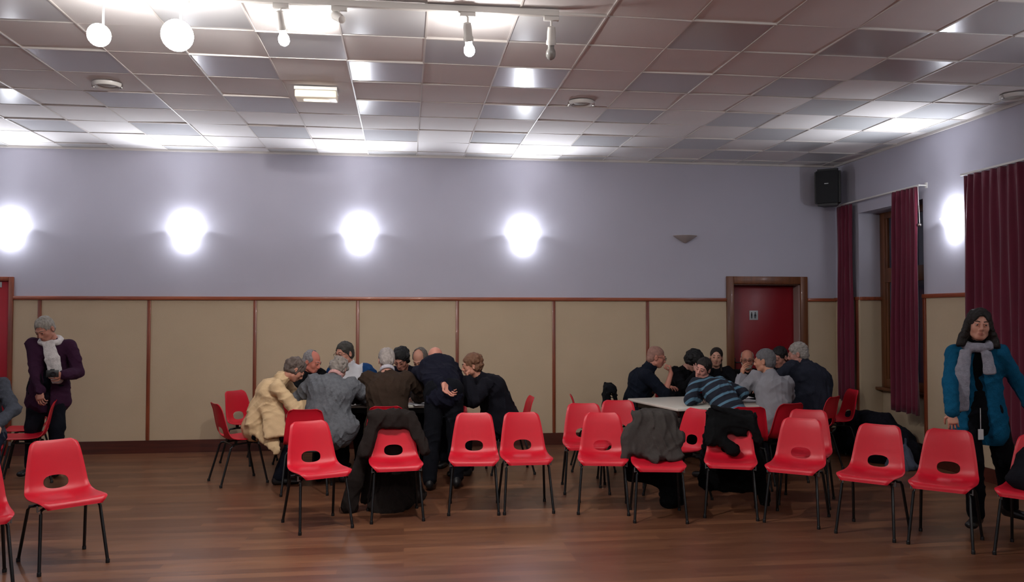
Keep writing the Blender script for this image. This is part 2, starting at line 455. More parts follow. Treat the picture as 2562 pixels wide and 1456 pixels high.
for y0, y1 in ((-hy + 0.09, -0.055), (0.055, hy - 0.11)):
    for z0, z1 in ((0.11, 1.32), (1.5, hz - 0.08)):
        boxobj('pane', 0.012, 0.02, y0, y1, z0, z1, m_glass, win)
boxobj('window_sill', -0.11, 0.02, -hy, hy, -0.035, 0.0, m_frame, win, bev=0.006)
# unseen sides of the hall close the room
struct(boxobj('wall_left', XL - 0.2, XL, YF - 0.2, W + 0.2, 0, HC + 0.1, m_wall))
struct(boxobj('wall_front', XL - 0.2, XR + 0.4, YF - 0.2, YF, 0, HC + 0.1, m_wall))

# doors
m_sign = mat('sign_plate', '#a9adb0', 0.4); m_ink = mat('dark_print', '#1c1f26', 0.5)
d1 = struct(empty('door_1', ((DB[0] + DB[1]) / 2, W, 0))); hw = (DB[1] - DB[0]) / 2
bm = bmesh.new()
for (x0, x1, z0, z1) in ((-hw - 0.10, -hw, 0, 2.16), (hw, hw + 0.10, 0, 2.16), (-hw, hw, DB[2], 2.16)): box(bm, x0, x1, -0.035, 0.0, z0, z1, bev=0.006)
bm_obj('door_frame', bm, m_frame, d1, smooth=True)
boxobj('door_jamb', hw - 0.012, hw, 0.0, 0.2, 0, DB[2], mat('pinkish_jamb', '#9a7f78', 0.6), d1)
boxobj('door_jamb', -hw, -hw + 0.012, 0.0, 0.2, 0, DB[2], m_frame, d1)
boxobj('door_head', -hw, hw, 0.0, 0.2, DB[2] - 0.012, DB[2], m_frame, d1)
boxobj('door_leaf', -hw + 0.012, hw - 0.012, 0.155, 0.195, 0.004, DB[2] - 0.012, m_redpaint, d1, bev=0.003)
bm = bmesh.new(); box(bm, -hw + 0.05, -hw + 0.085, 0.143, 0.155, 0.90, 1.08, bev=0.004); tube(bm, [(-hw + 0.068, 0.145, 1.02), (-hw + 0.068, 0.10, 1.02), (-hw + 0.18, 0.10, 1.02)], 0.008)
bm_obj('door_handle', bm, m_dark, d1, smooth=True)
sg = boxobj('sign', -0.175, -0.055, 0.148, 0.155, 1.585, 1.71, m_sign, d1, bev=0.002)
bm = bmesh.new()                 # two small dark standing figures on the plate
for sx in (-0.145, -0.095):
    bmesh.ops.create_icosphere(bm, subdivisions=2, radius=0.008, matrix=Matrix.Translation((sx, 0.1465, 1.682)))
    if sx < -0.12: box(bm, sx - 0.011, sx + 0.011, 0.1455, 0.148, 1.632, 1.672)
    else:
        v = [bm.verts.new(p) for p in ((sx - 0.007, 0.146, 1.672), (sx + 0.007, 0.146, 1.672), (sx + 0.018, 0.146, 1.632), (sx - 0.018, 0.146, 1.632))]; bm.faces.new(v)
    for q in (-0.006, 0.006): box(bm, sx + q - 0.004, sx + q + 0.004, 0.1455, 0.148, 1.605, 1.634)
bm_obj('pictogram', bm, m_ink, sg)
d2 = struct(empty('door_2', ((DA[0] + DA[1]) / 2, W, 0))); hw = (DA[1] - DA[0]) / 2
bm = bmesh.new()
for (x0, x1, z0, z1) in ((-hw - 0.05, -hw, 0, 2.10), (hw, hw + 0.05, 0, 2.10), (-hw, hw, DA[2], 2.10)): box(bm, x0, x1, -0.035, 0.0, z0, z1, bev=0.005)
bm_obj('door_frame', bm, m_woodz, d2, smooth=True)
boxobj('door_leaf', -hw + 0.003, hw - 0.003, 0.0, 0.04, 0.004, DA[2] - 0.003, mat('red_door', '#a01024', 0.35), d2, bev=0.003)
boxobj('sign', hw - 0.16, hw - 0.085, -0.008, 0.0, 1.975, 2.04, m_sign, d2, bev=0.004)

# ------------------------------------------------------------------ lamps
def point(name, loc, power, color, r=0.03, parent=None):
    l = bpy.data.lights.new(name, 'POINT'); l.energy = power; l.color = color; l.shadow_soft_size = r
    o = bpy.data.objects.new(name, l); o.location = loc; return link(o, parent)
def spot(name, loc, target, power, color, angle=50, blend=0.6, r=0.04, parent=None):
    l = bpy.data.lights.new(name, 'SPOT'); l.energy = power; l.color = color; l.shadow_soft_size = r
    l.spot_size = radians(angle); l.spot_blend = blend
    o = bpy.data.objects.new(name, l); o.location = loc
    o.rotation_euler = (Vector(target) - Vector(loc)).to_track_quat('-Z', 'Y').to_euler()
    return link(o, parent)

m_plaster = mat('sconce_plaster', '#cfc4bd', 0.6)
_nt = m_plaster.node_tree; _tr = _nt.nodes.new('ShaderNodeBsdfTranslucent'); _tr.inputs[0].default_value = lin('#d8d0cc'); _mx = _nt.nodes.new('ShaderNodeMixShader')
_mx.inputs[0].default_value = 0.75; _nt.links.new(_nt.nodes['Principled BSDF'].outputs[0], _mx.inputs[1]); _nt.links.new(_tr.outputs[0], _mx.inputs[2])
_nt.links.new(_mx.outputs[0], _nt.nodes['Material Output'].inputs[0]); m_tubelit = mat('lit_bulb', '#ffffff', 0.4, emit=(0.9, 0.94, 1.0), estr=60.0)
m_tubeoff = mat('unlit_bulb', '#8f8d8a', 0.2)
m_glow = mat('glowing_sconce_bowl', '#e8e6e4', 0.4, emit=(0.88, 0.92, 1.0), estr=1.6)  # bowl of a lit sconce, its blown-out white put in as emission
def sconce(loc, rz, label, lit=True, power=P_SCONCE):
    # local: wall plane y = 0, room towards -y; the bowl stands a little off the wall and is open at the top and behind
    t = empty('wall_sconce', loc, rz, label, 'wall lamp', 'bowl lamps on the walls')
    bm = bmesh.new(); N = 16; outer = []; hw_, dep, hh, off = 0.165, 0.125, 0.095, 0.034
    rows = 7
    for i in range(rows + 1):
        f = 1 - i / rows; ww = hw_ * (f * 0.93 + 0.07); dd = dep * (f * 0.85 + 0.15) ; z = -hh * (i / rows) ** 0.9
        ring = []
        for q in range(N + 1):
            a = pi * q / N
            # between a half circle and a folded V
            x = -ww * cos(a); y = -dd * (0.55 * sin(a) + 0.45 * (1 - abs(cos(a))))
            ring.append(bm.verts.new((x, y - off, z)))
        outer.append(ring)
    for A, B in zip(outer, outer[1:]):
        for q in range(N): bm.faces.new((A[q], A[q + 1], B[q + 1], B[q]))
    bm.faces.new(outer[-1])
    bmesh.ops.recalc_face_normals(bm, faces=bm.faces)
    bmesh.ops.solidify(bm, geom=bm.faces[:], thickness=0.005)
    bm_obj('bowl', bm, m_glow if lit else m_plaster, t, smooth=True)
    bm = bmesh.new(); box(bm, -0.03, 0.03, -0.02, -0.001, -0.05, 0.0, bev=0.003); box(bm, -0.05, 0.05, -0.045, -0.018, -0.03, -0.022)
    bm_obj('bracket', bm, m_white, t, smooth=True)
    bm = bmesh.new(); tube(bm, [(-0.04, -0.06, -0.005), (0.04, -0.06, -0.005)], 0.009, 12)
    bm_obj('bulb', bm, m_tubelit if lit else m_tubeoff, t, smooth=True)
    if lit: 
        point('sconce_light', (0, -0.085, 0.035), power * 0.30, COOL, 0.02, t)
        point('sconce_light_below', (0, -0.072, -0.130), power * 0.18, COOL, 0.015, t)
        spot('sconce_uplight', (0, -0.12, 0.0), (0, -0.80, 1.0), power * 3.5, COOL, 104, 1.0, 0.02, t)
    return t
ZS = 2.685
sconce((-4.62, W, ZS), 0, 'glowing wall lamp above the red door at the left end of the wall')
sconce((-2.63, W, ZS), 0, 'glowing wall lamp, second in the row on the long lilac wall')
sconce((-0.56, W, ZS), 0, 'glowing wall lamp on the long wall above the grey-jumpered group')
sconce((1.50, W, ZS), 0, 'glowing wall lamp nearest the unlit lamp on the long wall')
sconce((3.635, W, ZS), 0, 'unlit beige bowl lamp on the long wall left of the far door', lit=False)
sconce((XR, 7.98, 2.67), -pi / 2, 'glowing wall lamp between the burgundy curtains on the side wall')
# unseen wall lamps added round the rest of the hall as fill light
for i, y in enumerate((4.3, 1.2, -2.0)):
    sconce((XR, y, 2.67), -pi / 2, 'unseen wall lamp added along the side wall as fill light')
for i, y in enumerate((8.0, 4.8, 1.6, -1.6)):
    sconce((XL, y, 2.67), pi / 2, 'unseen wall lamp added on the far left wall as fill light')

# track rail and its lamps
m_lampw = mat('spot_housing', '#c9c6c2', 0.4, 0.5)
tr = tag(boxobj('lighting_track', -3.2, 1.0, 5.27, 5.31, HC - 0.045, HC - 0.004, m_lampw, bev=0.004), 'long white lighting track under the tiled ceiling', 'lighting track')
m_reflit = mat('lit_reflector_bulb', '#ffffff', 0.3, emit=(1.0, 0.98, 0.94), estr=45.0)
def track_lamp(x, y, aim, label, lit, power, big=0.06, angle=None, drop=0.12):
    t = empty('track_spotlight', (x, y, HC - 0.045), 0, label, 'spotlight', 'spotlights on the ceiling track')
    bm = bmesh.new(); box(bm, -0.05, 0.05, -0.016, 0.016, -0.028, 0.0, bev=0.004)
    bm_obj('adapter', bm, m_lampw, t, smooth=True)
    bm = bmesh.new(); tube(bm, [(0.0, 0, -0.02), (0.0, 0, -drop)], 0.007); bm_obj('stem', bm, m_lampw, t, smooth=True)
    d = Vector(aim).normalized(); c = Vector((0, 0, -drop)); M = Matrix.Translation(c) @ frame_to(d)
    bm = bmesh.new(); lathe(bm, [(0.012, -0.055), (0.024, -0.05), (0.028, -0.02), (0.028, 0.03), (0.033, 0.04), (0.033, 0.062), (0.026, 0.063)], 20, M)
    bm_obj('holder', bm, m_lampw, t, smooth=True)
    bm = bmesh.new(); L = 0.065
    prof = [(0.018, L - 0.012), (0.022, L), (big * 0.62, L + 0.02), (big * 0.93, L + 0.04), (big, L + 0.058), (big * 0.96, L + 0.072), (big * 0.7, L + 0.088), (big * 0.3, L + 0.096), (0.003, L + 0.098)]
    lathe(bm, prof, 24, M); bm_obj('bulb', bm, m_reflit if lit else m_tubeoff, t, smooth=True)
    if lit:
        p = c + d * (L + 0.125)
        if angle: spot('spot_beam', p, p + d, power, (1.0, 0.96, 0.92), angle, 0.8, 0.04, t)
        else: point('spot_glow', p, power, (1.0, 0.96, 0.92), 0.045, t)
    return t
tl1 = track_lamp(-1.84, 5.29, (0.15, -1.0, -0.38), 'lit track spotlight glaring at the viewer, first from the wall end', True, 160, 0.068, 120, drop=0.24)
tl2 = track_lamp(-1.385, 5.29, (0.10, -1.0, -0.40), 'lit track spotlight glaring at the viewer with the widest glow', True, 190, 0.095, 120, drop=0.22)
track_lamp(-0.78, 5.29, (0.10, 0.45, -0.9), 'lit track spotlight standing dark against the dazzling patch of ceiling', True, 100, 0.035, 150, drop=0.10)
track_lamp(-0.42, 5.29, (-0.42, 0.72, 0.50), 'track spotlight turned up, dazzling on the ceiling tiles', True, 230, 0.035, 104, drop=0.07)
tl = track_lamp(0.40, 5.29, (0.12, 0.45, -0.9), 'track spotlight with a bare glowing globe hanging down', True, 110, 0.036, 155)
for t_ in (tl1, tl2): point('spot_spill', (0.02, 0.03, -0.20), 9, (1.0, 0.96, 0.92), 0.05, t_)
point('spot_spill', (0.06, 0.13, -0.20), 9, (1.0, 0.96, 0.92), 0.03, tl)
track_lamp(0.95, 5.29, (0.05, 0.45, -0.9), 'unlit track spotlight at the end of the track', False, 0, 0.033)
# unseen second track added behind the camera; its spotlights serve as fill
tag(boxobj('lighting_track', -3.2, 3.4, -0.02, 0.02, HC - 0.045, HC - 0.004, m_lampw, bev=0.004), 'unseen white lighting track added behind the camera to carry fill spotlights', 'lighting track')
for x in (-1.6, 0.4, 2.2):  # upturned ones added to bounce diffuse fill off the ceiling
    track_lamp(x, 0.0, (0.0, 0.45, 0.6), 'unseen spotlight added behind the camera, turned up to the ceiling as diffuse fill', True, 230, 0.05, 130, drop=0.2)
for x, a in ((-2.6, -0.1), (-0.6, 0.0), (1.3, 0.1), (3.0, 0.0)):
    track_lamp(x, 0.0, (a, 0.70, -0.72), 'unseen lit spotlight added on the track behind the camera as fill', True, P_REAR, 0.05, 110)

# emergency light under the ceiling
m_elens = mat('emergency_lens', '#efe6d2', 0.3, emit=(1.0, 0.88, 0.7), estr=0.12)
em = empty('emergency_light', (-0.78, 7.42, HC), 0, 'rectangular emergency light glowing faintly on a ceiling tile', 'emergency light')
bm = bmesh.new(); box(bm, -0.185, 0.185, -0.10, 0.10, -0.035, -0.004, bev=0.006); bm_obj('housing', bm, m_white, em, smooth=True)
bm = bmesh.new(); box(bm, -0.18, 0.18, -0.095, 0.095, -0.10, -0.035, bev=0.012); bm_obj('lens', bm, m_elens, em, smooth=True)
bm = bmesh.new(); tube(bm, [(-0.11, 0.0, -0.103), (0.0, 0.0, -0.106), (0.11, 0.0, -0.103)], 0.010)
bm_obj('lamp_tube', bm, mat('warm_tube', '#fff2d8', 0.4, emit=(1.0, 0.85, 0.62), estr=3.0), em, smooth=True)
m_chrome = mat('chrome', '#c8c4be', 0.15, metal=1.0)
def downlight(x, y, label):
    t = empty('ceiling_ring_lamp', (x, y, HC), 0, label, 'ceiling lamp', 'unlit round ceiling lamps')
    bm = bmesh.new()
    prof = [(0.085, -0.002), (0.088, -0.022), (0.098, -0.034), (0.112, -0.034), (0.12, -0.022), (0.122, -0.002)]; lathe(bm, prof + [prof[0]], 32)
    bm_obj('ring', bm, m_lampw, t, smooth=True)
    bm = bmesh.new(); lathe(bm, [(0.084, -0.003), (0.084, -0.012), (0.06, -0.02), (0.002, -0.022)], 32); bm_obj('diffuser', bm, mat('grey_diffuser', '#9c9488', 0.5), t, smooth=True)
    for s in (-1, 1):
        bm = bmesh.new(); box(bm, s * 0.115 - 0.012, s * 0.115 + 0.012, -0.012, 0.012, -0.045, -0.004, bev=0.004); bm_obj('clip', bm, m_chrome, t, smooth=True)
    return t
downlight(-2.56, 7.48, 'unlit round ceiling lamp near the two glaring spotlights')
downlight(1.64, 7.55, 'unlit round ceiling lamp over the middle of the hall')
downlight(5.50, 6.80, 'unlit round ceiling lamp beside the side wall')

# loudspeaker in the corner
sp = empty('loudspeaker', (5.50, 10.12, 3.07), radians(-38), 'black loudspeaker hung high in the corner of the hall', 'loudspeaker')
bm = bmesh.new()
v = [(-0.155, -0.14), (0.155, -0.14), (0.165, -0.06), (0.10, 0.13), (-0.10, 0.13), (-0.165, -0.06)]
A = [bm.verts.new((x, y, 0)) for x, y in v]; B = [bm.verts.new((x, y, 0.48)) for x, y in v]
bm.faces.new(A); bm.faces.new(B)
for i in range(6): bm.faces.new((A[i], A[(i + 1) % 6], B[(i + 1) % 6], B[i]))
bmesh.ops.bevel(bm, geom=bm.edges[:], offset=0.035, segments=4, affect='EDGES')
bm_obj('cabinet', bm, mat('speaker_shell', '#15161a', 0.5), sp, smooth=True)
bm = bmesh.new(); box(bm, -0.135, 0.135, -0.15, -0.135, 0.03, 0.45, bev=0.005); bm_obj('grille', bm, mat('speaker_grille', '#0d0e12', 0.6, bump=0.6, bscale=400), sp, smooth=True)
bm = bmesh.new(); box(bm, -0.03, 0.02, -0.156, -0.15, 0.275, 0.285); bm_obj('badge', bm, m_sign, sp)
bm = bmesh.new(); tube(bm, [(0, 0.1, 0.3), (0, 0.30, 0.3)], 0.018); box(bm, -0.06, 0.06, 0.285, 0.30, 0.22, 0.38); bm_obj('bracket', bm, m_dark, sp)

# curtains on the right wall (pleated cloth with real thickness), rail and pulls
m_curt = mat('burgundy_velvet', '#5c0c28', 0.75, 0.3, vary=0.08, vscale=5, sheen=0.3, bump=0.1, bscale=50)
def curtain(ytop, ybot, z0, z1, n, label, amp=0.035, x0=XR - 0.085, skew=0.0):
    NU = n * 10; NV = 26; V = []; F = []
    for side in (0, 1):
        for j in range(NV + 1):
            t = j / NV; z = z1 + (z0 - z1) * t
            for i in range(NU + 1):
                u = i / NU; ya = ytop[0] + (ytop[1] - ytop[0]) * u; yb = ybot[0] + (ybot[1] - ybot[0]) * u
                ease = t ** 0.7
                y = ya + (yb - ya) * ease
                a = amp * (0.75 + 0.5 * t) * (0.8 + 0.3 * sin(u * 7 + n))
                x = x0 + a * sin(u * n * 2 * pi + 0.6 * sin(u * 9 + t * 2) + skew * t) + 0.006 * sin(40 * u + 9 * t)
                if t < 0.06: x += 0.006 * sin(u * n * 4 * pi)
                V.append((x + (0.008 if side else 0), y, z + 0.012 * sin(u * n * pi) * (t > 0.97)))
    M_ = (NU + 1) * (NV + 1)
    for j in range(NV):
        for i in range(NU):
            a = j * (NU + 1) + i
            F.append((a, a + 1, a + NU + 2, a + NU + 1)); F.append((M_ + a, M_ + a + NU + 1, M_ + a + NU + 2, M_ + a + 1))
    for i in range(NU):
        F.append((i, M_ + i, M_ + i + 1, i + 1)); a = NV * (NU + 1) + i; F.append((a, a + 1, M_ + a + 1, M_ + a))
    for j in range(NV):
        a = j * (NU + 1); F.append((a, a + NU + 1, M_ + a + NU + 1, M_ + a)); a += NU; F.append((a, M_ + a, M_ + a + NU + 1, a + NU + 1))
    o = mesh_obj('curtain', V, F, m_curt, smooth=True)
    return tag(o, label, 'curtain', 'burgundy curtains on the side wall')
curtain((10.22, 9.86), (10.26, 9.84), 0.55, 3.07, 4, 'narrow burgundy curtain on the corner side of the window', skew=1.0)
curtain((8.98, 8.50), (9.06, 8.50), 0.54, 3.08, 6, 'burgundy curtain on the near side of the window above the dark coats')
curtain((7.72, 6.05), (7.76, 6.0), 0.44, 3.07, 15, 'wide burgundy curtain behind the woman in the blue cardigan')
cr = empty('curtain_rail', (XR - 0.085, 9.3, 3.09), 0, 'thin white curtain rail over the window niche', 'curtain rail')
bm = bmesh.new(); tube(bm, [(0, -0.85, 0), (0, 0.98, 0)], 0.011); bm_obj('rod', bm, m_white, cr, smooth=True)
for y in (-0.85, 0.96):
    bm = bmesh.new(); tube(bm, [(0, y, 0), (0.085, y, 0)], 0.008); box(bm, 0.077, 0.084, y - 0.02, y + 0.02, -0.03, 0.03)
    bm_obj('bracket', bm, m_white, cr)
bm = bmesh.new(); tube(bm, [(0, -0.82, 0), (0.01, -0.83, -0.42)], 0.003); bm_obj('cord', bm, m_white, cr)
bm = bmesh.new(); bmesh.ops.create_icosphere(bm, subdivisions=2, radius=0.02, matrix=Matrix.Translation((0.01, -0.83, -0.44))); bm_obj('cord_knob', bm, m_chrome, cr, smooth=True)
cr2 = tag(boxobj('curtain_rail', XR - 0.096, XR - 0.074, 5.9, 7.76, 3.075, 3.095, m_white), 'thin white curtain rail above the wide burgundy curtain', 'curtain rail')

# ------------------------------------------------------------------ chairs
m_shell = mat('red_polypropylene', '#c01228', 0.42, 0.4, vary=0.015, vscale=4, bump=0.06, bscale=300)
m_leg = mat('black_tube', '#0e0e10', 0.35, 0.4)
m_clip = mat('grey_clip', '#8b8f92', 0.35, metal=0.8)

def catmull(P, n):
    P = [np.array(p, float) for p in P]; P = [2 * P[0] - P[1]] + P + [2 * P[-1] - P[-2]]; out = []
    m = len(P) - 3
    for i in range(n + 1):
        t = i / n * m; s = min(int(t), m - 1); t -= s; a, b, c, d = P[s:s + 4]
        out.append(0.5 * ((2 * b) + (c - a) * t + (2 * a - 5 * b + 4 * c - d) * t * t + (3 * b - a - 3 * c + d) * t ** 3))
    return np.array(out)

def chair_shell():
    # y, z, half width, side rise
    K = [(-0.222, 0.405, 0.165, 0.010), (-0.215, 0.432, 0.190, 0.012), (-0.185, 0.446, 0.208, 0.014), (-0.08, 0.438, 0.214, 0.020), (0.04, 0.430, 0.213, 0.026),
         (0.125, 0.440, 0.208, 0.032), (0.168, 0.480, 0.200, 0.034), (0.188, 0.545, 0.192, 0.030), (0.205, 0.630, 0.180, 0.026), (0.222, 0.715, 0.165, 0.022),
         (0.238, 0.765, 0.150, 0.016), (0.250, 0.788, 0.118, 0.010)]
    NT, NS = 66, 36
    C = catmull(K, NT); V = np.zeros((NT + 1, NS + 1, 3)); U = np.zeros((NT + 1, NS + 1, 2))
    arc = np.concatenate([[0], np.cumsum(np.hypot(np.diff(C[:, 0]), np.diff(C[:, 1])))])
    tg = np.gradient(C[:, :2], axis=0); tg /= np.linalg.norm(tg, axis=1)[:, None]
    for i in range(NT + 1):
        nrm = np.array([-tg[i, 1], tg[i, 0]])     # towards the sitter
        for j in range(NS + 1):
            s = -1 + 2 * j / NS
            lift = C[i, 3] * abs(s) ** 2.2 - 0.010 * max(0, abs(s) - 0.9) / 0.1
            yy = C[i, 0] + nrm[0] * lift; zz = C[i, 1] + nrm[1] * lift
            V[i, j] = (s * C[i, 2], yy, zz); U[i, j] = (s * C[i, 2], arc[i])
    hc = np.interp(0.512, C[20:, 1], arc[20:]); a_, b_ = 0.078, 0.046
    def inside(p): return (abs(p[0]) / a_) ** 2.5 + (abs(p[1] - hc) / b_) ** 2.5
    idx = lambda i, j: i * (NS + 1) + j
    faces = []; keep = set(); kill = set()
    for i in range(NT):
        for j in range(NS):
            c = (U[i, j] + U[i + 1, j] + U[i, j + 1] + U[i + 1, j + 1]) / 4
            q = (idx(i, j), idx(i, j + 1), idx(i + 1, j + 1), idx(i + 1, j))
            if inside(c) < 1: kill.update(q)
            else: faces.append(q); keep.update(q)
    P = V.reshape(-1, 3).copy(); UU = U.reshape(-1, 2)
    for q in kill & keep:                      # pull the rim of the hole onto its outline
        u = UU[q]; f = inside(u) ** (1 / 2.5); tx, ta = u[0] / f, hc + (u[1] - hc) / f
        yv = np.interp(ta, arc, C[:, 0]); zv = np.interp(ta, arc, C[:, 1]); wv = np.interp(ta, arc, C[:, 2])
        P[q] = (tx, yv - 0.001, zv + 0.0)
        s = tx / wv; P[q][1] -= 0.030 * abs(s) ** 2.2
    used = sorted(keep); remap = {v: i for i, v in enumerate(used)}
    bm = bmesh.new(); vs = [bm.verts.new(P[v]) for v in used]
    for f in faces: bm.faces.new([vs[remap[v]] for v in f])
    bmesh.ops.recalc_face_normals(bm, faces=bm.faces)
    bm.faces.ensure_lookup_table()
    bmesh.ops.solidify(bm, geom=bm.faces[:], thickness=0.0055)
    return bm

def make_chair():
    t = empty('stacking_chair', (0, 0, 0))
    bm_obj('seat_shell', chair_shell(), m_shell, t, smooth=True)
    for sx in (-1, 1):
        for sy in (-1, 1):
            bm = bmesh.new()
            top = (sx * 0.178, sy * 0.135 + 0.0, 0.385 if sy > 0 else 0.40)
            foot = (sx * 0.206, -0.215 if sy < 0 else 0.235, 0.012)
            tube(bm, [(sx * 0.150, sy * 0.10, top[2] - 0.002), (sx * 0.172, sy * 0.125, top[2] - 0.006), (sx * 0.180, sy * 0.138, top[2] - 0.03), foot], 0.0105, 10)
            lathe(bm, [(0.0135, 0.0), (0.0135, 0.022), (0.0115, 0.026)], 10, Matrix.Translation((foot[0], foot[1], 0)))
            bm_obj('leg', bm, m_leg, t, smooth=True)
    bm = bmesh.new()
    for sy, z in ((-0.10, 0.398), (0.10, 0.383)): tube(bm, [(-0.155, sy, z), (0.155, sy, z)], 0.010)
    for sx in (-0.12, 0.12): tube(bm, [(sx, -0.1, 0.398), (sx, 0.1, 0.386)], 0.009)
    for sx in (-0.12, 0.12):
        for sy in (-0.07, 0.07): box(bm, sx - 0.012, sx + 0.012, sy - 0.012, sy + 0.012, 0.395, 0.425)
    bm_obj('seat_frame', bm, m_leg, t, smooth=True)
    for sx in (-1, 1):
        bm = bmesh.new(); box(bm, sx * 0.198 - 0.004, sx * 0.198 + 0.004, -0.14, -0.12, 0.385, 0.425, bev=0.002); tube(bm, [(sx * 0.18, -0.13, 0.392), (sx * 0.2, -0.13, 0.392)], 0.004)
        bm_obj('linking_clip', bm, m_clip, t)
    return t
chair0 = make_chair(); used0 = []
def chair(x, y, deg, label, group, tilt=None):
    if not used0: r = chair0; used0.append(1)
    else:
        r = chair0.copy(); COL.objects.link(r)
        for ch in list(chair0.children):
            c = ch.copy(); COL.objects.link(c); c.parent = r
    r.location = (x, y, 0); r.rotation_euler = (0, 0, radians(deg))
    r['label'] = label; r['category'] = 'chair'; r['group'] = group
    return r
G1 = 'red chairs in the front row'; G2 = 'red chairs around the left table'; G3 = 'red chairs around the right table'; G4 = 'red chairs by the left wall'
chair(-2.25, 5.89, 38, 'empty red chair standing alone on bare floor at the front left', G1)
chair(-2.60, 5.41, 30, 'red chair cut off by the left edge of the picture, nearest the viewer', G1)
chair(-0.67, 6.66, 24, 'empty red front-row chair before the woman in the grey jumper', G1)
chair(-0.07, 6.88, 6, 'red front-row chair with a long brown-black coat over its back', G1)
chair(0.59, 7.03, -5, 'empty red front-row chair in front of the bending man in dark clothes', G1)
chair(1.03, 7.02, 0, 'empty red front-row chair before the lone side-on chair at the table end', G1)
chair(1.70, 7.68, -8, 'empty red chair just behind another, between the two tables', G1)
chair(1.68, 6.90, -13, 'empty red front-row chair covering another, left of the grey draped jacket', G1)
chair(2.06, 6.58, -11, 'red front-row chair whose back is hidden under a grey jacket', G1)
chair(2.70, 6.62, -22, 'red front-row chair with a black coat over the top of its back', G1)
chair(3.14, 6.34, -38, 'empty red front-row chair overlapping the one behind it by the grey blazer', G1)
chair(3.52, 6.92, -33, 'empty red chair seen above and behind a front-row chair, before the big man', G1)
chair(3.54, 5.92, -46, 'empty red front-row chair in front of the heap of dark coats', G1)
chair(3.90, 5.58, -44, 'empty red chair on whose back the woman in blue rests her hand', G1)
chair(4.33, 5.22, -52, 'red chair at the right edge with a black coat on its seat', G1)
chair(-1.62, 8.50, 118, 'red chair turned sideways under the woman in the cream coat', G2)
chair(-1.72, 9.62, 55, 'empty red chair against the panelling behind the cream coat', G2)
chair(-0.90, 7.98, 180, 'red chair seen from behind, under the grey-jumpered woman', G2)
chair(-0.17, 8.14, 180, 'red chair seen from behind, under the man in the brown jumper', G2)
chair(1.10, 8.68, -88, 'red chair seen edge-on behind the curly-haired woman', G2)
chair(2.10, 7.92, -10, 'empty red chair facing forward, left of the right table corner', G3)
chair(2.02, 8.72, 80, 'empty red chair mostly hidden, only its back rim showing sideways', G3)
chair(2.62, 9.32, 78, 'red chair under the bald man in navy, a dark jacket on its back', G3)
chair(2.44, 7.24, -72, 'empty red chair turned away sideways in front of the right table', G3)
chair(3.24, 7.64, 172, 'red chair under the boy in the striped jumper', G3)
chair(3.68, 7.88, 196, 'red chair seen from behind under the man in the pale grey blazer', G3)
chair(4.36, 8.42, 218, 'red chair under the big man in the dark jacket', G3)
chair(4.92, 9.02, -96, 'red chair seen edge-on nearest the corner curtain', G3)
chair(-3.72, 8.80, -72, 'red chair facing left whose back the standing man holds', G4)
chair(-3.98, 9.40, -80, 'red chair just behind the held one, beside the red door', G4)
# chairs that carry the people on the far sides of the tables
chair(-1.12, 9.42, 50, 'red chair under the old man in black, hidden behind the cream coat', G2)
chair(-0.55, 9.62, 4, 'red chair under the man with glasses in the white and blue jacket', G2)
chair(0.02, 9.58, 0, 'red chair under the black-haired person behind the brown jumper', G2)
chair(0.52, 9.52, -6, 'red chair under the grey-haired man behind the bending man', G2)
chair(3.28, 9.72, 12, 'red chair under the person with bushy black hair', G3)
chair(3.86, 9.90, 0, 'red chair under the woman with pulled-back dark hair', G3)
chair(4.30, 9.98, -12, 'red chair under the bearded bald man before the red door', G3)
chair(4.72, 9.52, -62, 'red chair under the dark-haired man beside the big man', G3)
chair(-3.84, 8.05, 22, 'red chair under the person cut off by the left edge', G4)

# ------------------------------------------------------------------ tables
m_top = mat('pale_table_top', '#c9c4ba', 0.35, 0.5, vary=0.02, vscale=3)
m_paper = mat('paper', '#d8d6d6', 0.8)
def table(x, y, deg, lx, ly, label):
    t = empty('folding_table', (x, y, 0), radians(deg), label, 'table', 'meeting tables')
    boxobj('tabletop', -lx / 2, lx / 2, -ly / 2, ly / 2, 0.712, 0.742, m_top, t, bev=0.01)
    bm = bmesh.new()
    for s in (-1, 1):
        box(bm, -lx / 2 + 0.06, lx / 2 - 0.06, s * (ly / 2 - 0.08) - 0.012, s * (ly / 2 - 0.08) + 0.012, 0.655, 0.712)
        box(bm, s * (lx / 2 - 0.08) - 0.012, s * (lx / 2 - 0.08) + 0.012, -ly / 2 + 0.06, ly / 2 - 0.06, 0.655, 0.712)
    bm_obj('apron', bm, m_leg, t)
    for sx in (-1, 1):
        for sy in (-1, 1):
            bm = bmesh.new(); tube(bm, [(sx * (lx / 2 - 0.10), sy * (ly / 2 - 0.10), 0.70), (sx * (lx / 2 - 0.07), sy * (ly / 2 - 0.09), 0.0)], 0.016, 12)
            bm_obj('leg', bm, m_leg, t, smooth=True)
    return t
table(-0.18, 8.83, -7, 1.55, 0.80, 'white-topped table in the middle of the left group')
table(3.06, 8.38, 12, 1.10, 1.05, 'white-topped table with a dark underside in the right group')
